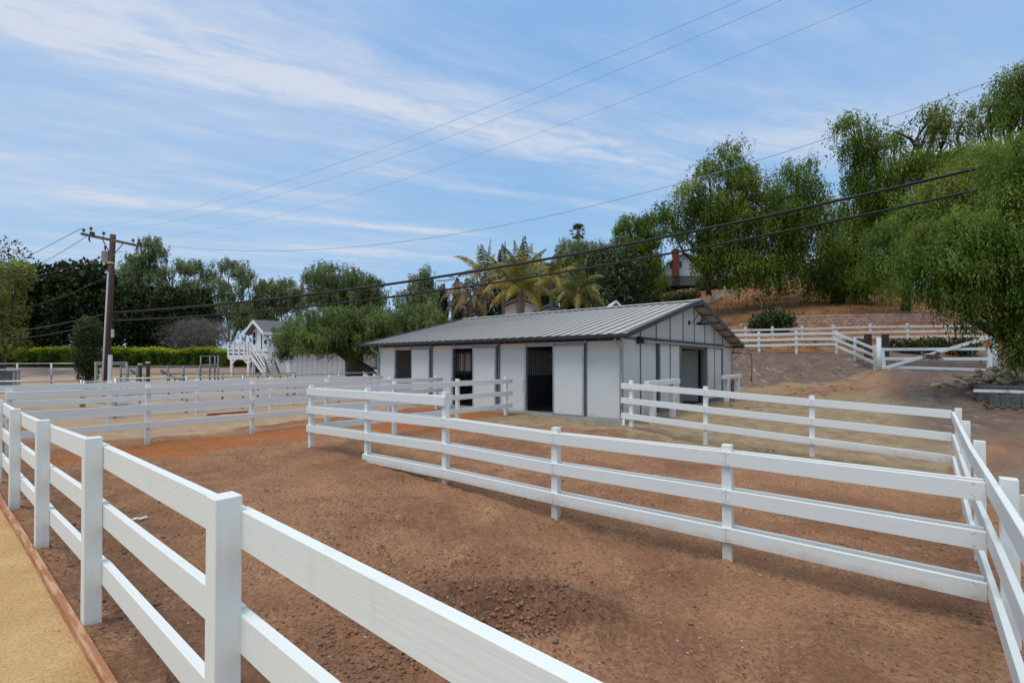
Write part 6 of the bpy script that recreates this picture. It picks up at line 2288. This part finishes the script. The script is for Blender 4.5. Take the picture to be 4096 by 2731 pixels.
def frond_quads(base, az, el, L, droop, n=34, leafl=.55, w=.055, gold=0.0, seed=0):
    base = np.array(base, float)
    pts = []; d = np.array([math.cos(el) * math.cos(az), math.cos(el) * math.sin(az), math.sin(el)])
    p = base.copy()
    st = L / n
    sd = np.array([-math.sin(az), math.cos(az), 0.0])
    V = []; T = []
    P = [p.copy()]
    b0 = random.uniform(.25, .7)
    for i in range(n):
        s = i / n
        d = d + np.array([0, 0, -1]) * droop * st / L * (.5 + 1.6 * s)
        d /= np.linalg.norm(d)
        p2 = p + d * st
        upv = np.cross(d, sd) * -1
        if s > .10:
            ll = leafl * L * .42 * (math.sin(math.pi * min(1, (s + .05)) ** .8) * .9 + .18)
            for sg in (1, -1):
                for rep in range(2):
                    e = d * random.uniform(.45, .8) + sd * sg * random.uniform(.7, 1.0) + upv * random.uniform(.0, .55) + np.array([0, 0, -1]) * random.uniform(.15, .75)
                    e /= np.linalg.norm(e)
                    q0 = p + (p2 - p) * random.random()
                    mid = q0 + e * ll * .5
                    e2 = e + np.array([0, 0, -1]) * random.uniform(.5, 1.1); e2 /= np.linalg.norm(e2)
                    tip = mid + e2 * ll * .5
                    wn = d * w * .5
                    V.append([q0 - wn * .6, q0 + wn * .6, mid + wn, mid - wn])
                    V.append([mid - wn, mid + wn, tip + wn * .15, tip - wn * .15])
                    tt = [min(1, max(0, b0 + random.gauss(0, .15))), min(1, max(0, gold + random.gauss(0, .12)))]
                    T += [tt, tt]
        p = p2
        P.append(p.copy())
    for i in range(0, n, 3):                      # midrib
        a, b = P[i], P[min(i + 3, n)]
        r = .03 * (1 - i / n) + .008
        for ax in (sd, np.array([0, 0, 1.0])):
            V.append([a - ax * r, a + ax * r, b + ax * r * .8, b - ax * r * .8])
            T.append([b0, min(1, gold + .25)])
    return V, T


def palm(label, px, py, Y, L, n, m, gold, trunk_r=.16, group='feather palms behind the barn', droop=1.5, up=.9, w=.055, sparse=1.0):
    c = at(px, py, Y)
    zb = gz1(c)
    t = thing('feather_palm', label, 'palm', (c.x, c.y, zb), group=group)
    mb = MB()
    mb.tube([(c.x, c.y, zb - .2), (c.x + .04, c.y, (zb + c.z) / 2), (c.x, c.y, c.z - .7), (c.x, c.y, c.z - .2), (c.x, c.y, c.z + .1)], [trunk_r * 1.2, trunk_r, trunk_r * .95, trunk_r * .8, trunk_r * .35], 10)
    part(t, 'trunk', mb, PALEBARK)
    for i in range(n):
        f = (i + .5) / n
        az = i * 2.39996 + random.uniform(-.25, .25)
        el = up * math.pi / 2 * (1 - f) ** .75 - .25 * f + random.uniform(-.1, .1)
        g_ = max(0, min(1, gold + .45 * (f - .5) + random.uniform(-.25, .3)))
        V, T = frond_quads((c.x, c.y, c.z), az, el, L * random.uniform(.8, 1.1), droop * random.uniform(.75, 1.25) * (.7 + .6 * f), int(30 * sparse), .55, w, g_)
        quad_mesh('frond', np.array(V), np.array(T), m, t, (c.x, c.y, zb))
    return t


def palms():
    palm('large yellow green feather palm in front, centre of the palm group', 2083, 1152, 29, 2.8, 20, LEAF_PALM, .35)
    palm('green feather palm at the right end of the palm group, above the barn ridge', 2312, 1170, 30, 2.6, 17, LEAF_PALM, .08)
    palm('drooping brown feather palm at the left end of the palm group', 1885, 1190, 34, 2.9, 15, LEAF_PALMB, .3, droop=2.2, up=.8)
    palm('tall feather palm with upright plumes behind the large yellow one', 2090, 1085, 38, 3.0, 14, LEAF_PALM, .12, up=1.0, droop=.9)
    palm('tall dark feather palm with a spiky top left of the upright plumes', 2012, 1085, 44, 2.6, 12, LEAF_CYP, .15, up=1.0, droop=1.0)
    palm('yellowing feather palm behind, above the brown palm', 1940, 1095, 42, 3.2, 14, LEAF_PALM, .42, up=.95, droop=1.3)
    palm('golden arching feather palm between the large yellow and the green one', 2205, 1120, 34, 2.9, 15, LEAF_PALM, .55, up=.85, droop=1.6)
    # fan palm far behind
    Y = 82
    c = at(2314, 915, Y)
    zb = gz1(c)
    t = thing('fan_palm', 'tall fan palm with a round head standing above the far trees', 'palm', (c.x, c.y, zb))
    mb = MB(); mb.tube([(c.x, c.y, zb), (c.x, c.y, c.z - 1.6), (c.x, c.y, c.z)], [.4, .32, .3], 10)
    part(t, 'trunk', mb, PALEBARK)
    V = []; T = []
    for i in range(34):
        f = i / 34
        az = i * 2.39996; el = 1.45 - 2.5 * f + random.uniform(-.2, .2)
        d = np.array([math.cos(el) * math.cos(az), math.cos(el) * math.sin(az), math.sin(el)])
        o = np.array([c.x, c.y, c.z - .5]) + d * random.uniform(.55, 1.0)
        sd = np.cross(d, [0, 0, 1.0]); sd /= max(np.linalg.norm(sd), 1e-6)
        u = np.cross(sd, d)
        b0 = .15 + .4 * random.random()
        for k in range(13):
            th = (k / 12 - .5) * 1.9
            e = d * math.cos(th) + sd * math.sin(th) + np.array([0, 0, -.25]); e /= np.linalg.norm(e)
            tip = o + e * random.uniform(.75, .95)
            wd = np.cross(e, u); wd = wd / max(np.linalg.norm(wd), 1e-6) * .05
            mid = o + e * .45
            V.append([o, mid + wd, tip, mid - wd]); T.append([b0, max(0, f - .55)])
    quad_mesh('crown', np.array(V), np.array(T), LEAF_COL, t, (c.x, c.y, zb))


def right_trees():
    g = 'pepper trees on the hill'
    Y = 47
    tree('pepper_tree', 'tall pepper tree with a high open top beside the hill house', 'tree', gb(2840, 66), B(Y, (2672, 860, 44, 55), (2715, 930, 40, 50), (2765, 800, 65, 80), (2830, 690, 40, 50), (2930, 640, 50, 75), (2975, 710, 55, 70), (2930, 800, 85, 80), (2830, 870, 80, 80), (2950, 900, 95, 90), (2835, 975, 45, 60)),
         LEAF_PEP, density=13, leaf=.27, Lmax=1.9, nleaf=8, yellow=.45, trunk_r=.4, twigs=1, group=g)
    tree('pepper_tree', 'broad drooping pepper tree in the middle of the hill group', 'tree', gb(3120, 62), B(Y, (3190, 690, 50, 62), (3225, 760, 55, 60), (3060, 790, 65, 75), (3150, 850, 90, 80), (3260, 860, 75, 85), (3060, 930, 95, 90), (3230, 960, 90, 80), (2960, 1050, 85, 95), (3060, 1090, 80, 95), (3150, 1060, 60, 80), (2860, 1030, 55, 100)),
         LEAF_PEP, density=13, leaf=.27, Lmax=2.1, nleaf=8, yellow=.3, trunk_r=.45, group=g)
    tree('pepper_tree', 'dark pepper tree with a thick black trunk on the dry slope', 'tree', at(3345, 1222, 52), B(50, (3330, 1060, 80, 110), (3420, 1000, 90, 110), (3450, 880, 90, 90), (3390, 1140, 70, 70), (3270, 1120, 60, 80), (3480, 1110, 90, 110)),
         LEAF_PEP, density=13, leaf=.27, Lmax=2.2, nleaf=8, yellow=.2, trunk_r=.75, fork=.75, group=g)
    Y = 38
    t4 = tree('pepper_tree', 'high pepper tree with a forked bare trunk showing against the sky', 'tree', gb(3620, 44), B(Y, (3420, 500, 50, 60), (3440, 590, 60, 80), (3520, 580, 60, 60), (3590, 545, 38, 28), (3750, 450, 60, 50), (3790, 520, 50, 70), (3560, 690, 110, 80), (3720, 680, 110, 80), (3840, 640, 80, 80), (3460, 760, 80, 90), (3600, 800, 120, 90)),
         LEAF_PEP, density=15, leaf=.22, Lmax=1.6, nleaf=8, yellow=.25, trunk_r=.42, twigs=2, group=g)
    tree('pepper_tree', 'airy pepper tree rising into the top right corner', 'tree', gb(4060, 42), B(40, (4040, 360, 60, 70), (4090, 300, 50, 60), (3970, 440, 60, 70), (4060, 470, 80, 80), (4150, 400, 90, 140), (3930, 510, 40, 60)),
         LEAF_PEP, density=11, leaf=.22, Lmax=1.6, nleaf=8, yellow=.15, trunk_r=.4, twigs=3, group=g)
    tree('pepper_tree', 'yellow flushed pepper tree behind the nearest one', 'tree', gb(4330, 25), B(23, (3800, 740, 100, 85), (3900, 680, 90, 80), (3990, 620, 90, 85), (3870, 820, 120, 90), (3700, 840, 90, 80), (4060, 720, 100, 120), (3990, 840, 120, 100), (3570, 980, 95, 90), (3540, 1090, 85, 90), (3650, 930, 90, 85)),
         LEAF_PEPB, density=34, leaf=.15, Lmax=1.2, nleaf=8, yellow=.65, trunk_r=.34, group=g)
    Y = 14.0
    tree('pepper_tree', 'nearest bright green pepper tree hanging over the rock pile at right', 'tree', gb(4480, 15.5), B(Y, (4070, 590, 70, 90), (4120, 700, 110, 130), (4030, 830, 100, 110), (3720, 940, 95, 85, .8), (3860, 930, 110, 100), (3990, 960, 110, 120), (3690, 1070, 95, 100, .6), (3820, 1080, 110, 110), (3960, 1110, 110, 120), (4080, 1080, 100, 150),
                                                                                                                                 (3720, 1150, 75, 60, .5), (3830, 1180, 75, 60), (3940, 1190, 70, 60), (4060, 1190, 80, 80), (3882, 1290, 28, 34), (4058, 1320, 48, 55), (4078, 1350, 40, 75), (4095, 1270, 55, 70), (4100, 1430, 40, 60), (4150, 1440, 50, 80), (4210, 1280, 90, 160), (4180, 1050, 140, 200), (3800, 980, 130, 130, 1.4), (3980, 1080, 130, 130, 1.4)),
         LEAF_PEPB, density=70, leaf=.10, Lmax=.80, nleaf=9, yellow=.28, trunk_r=.30, group=g)
    mb = MB()
    mb.tube([at(3640, 860, 38), at(3690, 760, 38), at(3701, 684, 38), at(3687, 603, 37.8), at(3653, 552, 37.6), at(3590, 521, 37.5)], [.34, .28, .22, .17, .11, .05], 8)
    mb.tube([at(3701, 684, 38), at(3716, 610, 38.2), at(3745, 545, 38.3), at(3768, 470, 38.4)], [.2, .15, .1, .05], 8)
    mb.tube([at(3687, 603, 37.8), at(3680, 560, 37.9), at(3690, 500, 38)], [.12, .08, .04], 7)
    part(t4, 'forked_limb', mb, BARK)
    # dead bare branch against the sky
    Yd = 41
    base = at(3865, 640, Yd)
    mb = MB()
    g0 = gb(3880, 43)
    mb.tube([g0, at(3870, 800, Yd), base, at(3840, 560, Yd), at(3845, 520, Yd), at(3862, 490, Yd), at(3868, 472, Yd)], [.28, .2, .12, .09, .08, .06, .04], 8)
    mb.tube([at(3840, 560, Yd), at(3836, 535, Yd), at(3832, 525, Yd)], [.06, .04, .02], 6)
    single('dead_snag', mb, mat('dead_snag_wood', (.14, .09, .085), .9, var=.2), 'bare dead trunk poking up between the two highest trees', 'dead tree', tuple(g0))
    # bush in front of the retaining wall and other shrubs
    tree('round_bush', 'rounded dark green bush before the reddish retaining wall', 'bush', gb(3090, 38.6), B(38.6, (3040, 1290, 40, 32), (3095, 1275, 50, 38), (3140, 1290, 36, 30), (3160, 1270, 14, 22), (3090, 1305, 60, 28)),
         LEAF_BUSH, 'bush', density=110, leaf=.20, yellow=.3, trunk_r=.10)
    for i, (px, py, rx, ry, Y, lab) in enumerate(((3610, 1385, 55, 26, 31, 'dark ivy shrub behind the gate, nearest the timber posts'), (3720, 1380, 60, 28, 31, 'dark ivy shrub behind the middle of the gate'), (3840, 1385, 60, 30, 31, 'dark ivy shrub behind the hinge end of the gate'),
                                                  (3420, 1378, 34, 24, 32, 'low green shrub left of the timber posts below the weathered fence'), (3260, 1388, 70, 14, 32, 'low weedy shrub between the two fences on the bank'),
                                                  (2760, 1180, 40, 22, 66, 'grey green shrub below the dark deck of the hill house'), (2700, 1190, 40, 24, 66, 'leafy shrub above the barn ridge below the house'), (2610, 1195, 30, 30, 60, 'blue green shrub above the barn ridge, left of the house'),
                                                  (2560, 1215, 60, 30, 58, 'dark undergrowth shrub just above the barn ridge'), (2850, 1140, 60, 40, 70, 'dark shrub in the shade beside the house deck'), (2930, 1130, 50, 45, 68, 'dark shrub in the shade above the small hill fence'))):
        tree('shrub', lab, 'shrub', gb(px, Y), B(Y, (px, py, rx, ry), (px - rx * .5, py + ry * .3, rx * .6, ry * .7), (px + rx * .5, py + ry * .2, rx * .6, ry * .8)), LEAF_DARK if i in (0, 1, 2, 9, 10, 8) else LEAF_BUSH, 'bush',
             density=55 if Y > 40 else 110, leaf=.22 if Y > 40 else .15, yellow=.2, trunk_r=.06, group='shrubs on the bank and hill')


def dry_grass():
    n = 26000
    px = rng.uniform(2760, 3800, n)
    Y = 41.2 + 26 * rng.random(n) ** 1.3
    X = (px - CX) / FPX * Y
    k = fbm(X * .35, Y * .35, 3, 95) + rng.normal(0, .1, n) > .44
    X, Y = X[k], Y[k]; n = len(X)
    Z = gz(X, Y)
    cl = fbm(X * .5, Y * .5, 3, 96)
    c = np.stack([X, Y, Z - .02], 1)
    d = unit(rng.normal(0, .45, (n, 3)) + np.array([0, 0, 1.0]))
    L = rng.uniform(.08, .26, n) * (.5 + cl)
    V = leaf_quads(c, d, L, np.full(n, .07))
    T = np.stack([np.clip((cl - .5) * 2.5 + .45 + rng.normal(0, .2, n), 0, 1), np.clip(rng.normal(.1, .2, n), 0, 1)], 1)
    o = quad_mesh('dry_grass', V, T, GRASS_DRY)
    tag(o, kind='stuff')
    # thin dry weeds at the bank top
    n = 2600
    px = rng.uniform(2900, 3480, n); Y = rng.uniform(28.4, 33, n); X = (px - CX) / FPX * Y
    k = fbm(X * .8, Y * .8, 3, 97) > .5
    X, Y = X[k], Y[k]; n = len(X)
    c = np.stack([X, Y, gz(X, Y)], 1)
    d = unit(rng.normal(0, .5, (n, 3)) + np.array([0, 0, 1.0]))
    L = rng.uniform(.08, .3, n)
    V = leaf_quads(c, d, L, np.full(n, .04))
    o = quad_mesh('bank_weeds', V, np.stack([rng.random(n), rng.random(n) * .5], 1), leaf_mat('bank_weed', (.08, .08, .03), (.22, .15, .07), (.34, .24, .10)))
    tag(o, kind='stuff')


mat_sparse = leaf_mat('reddish_leaf', (.07, .05, .035), (.13, .10, .06), (.22, .10, .06), .3)
left_trees()
mid_trees()
palms()
right_trees()
dry_grass()
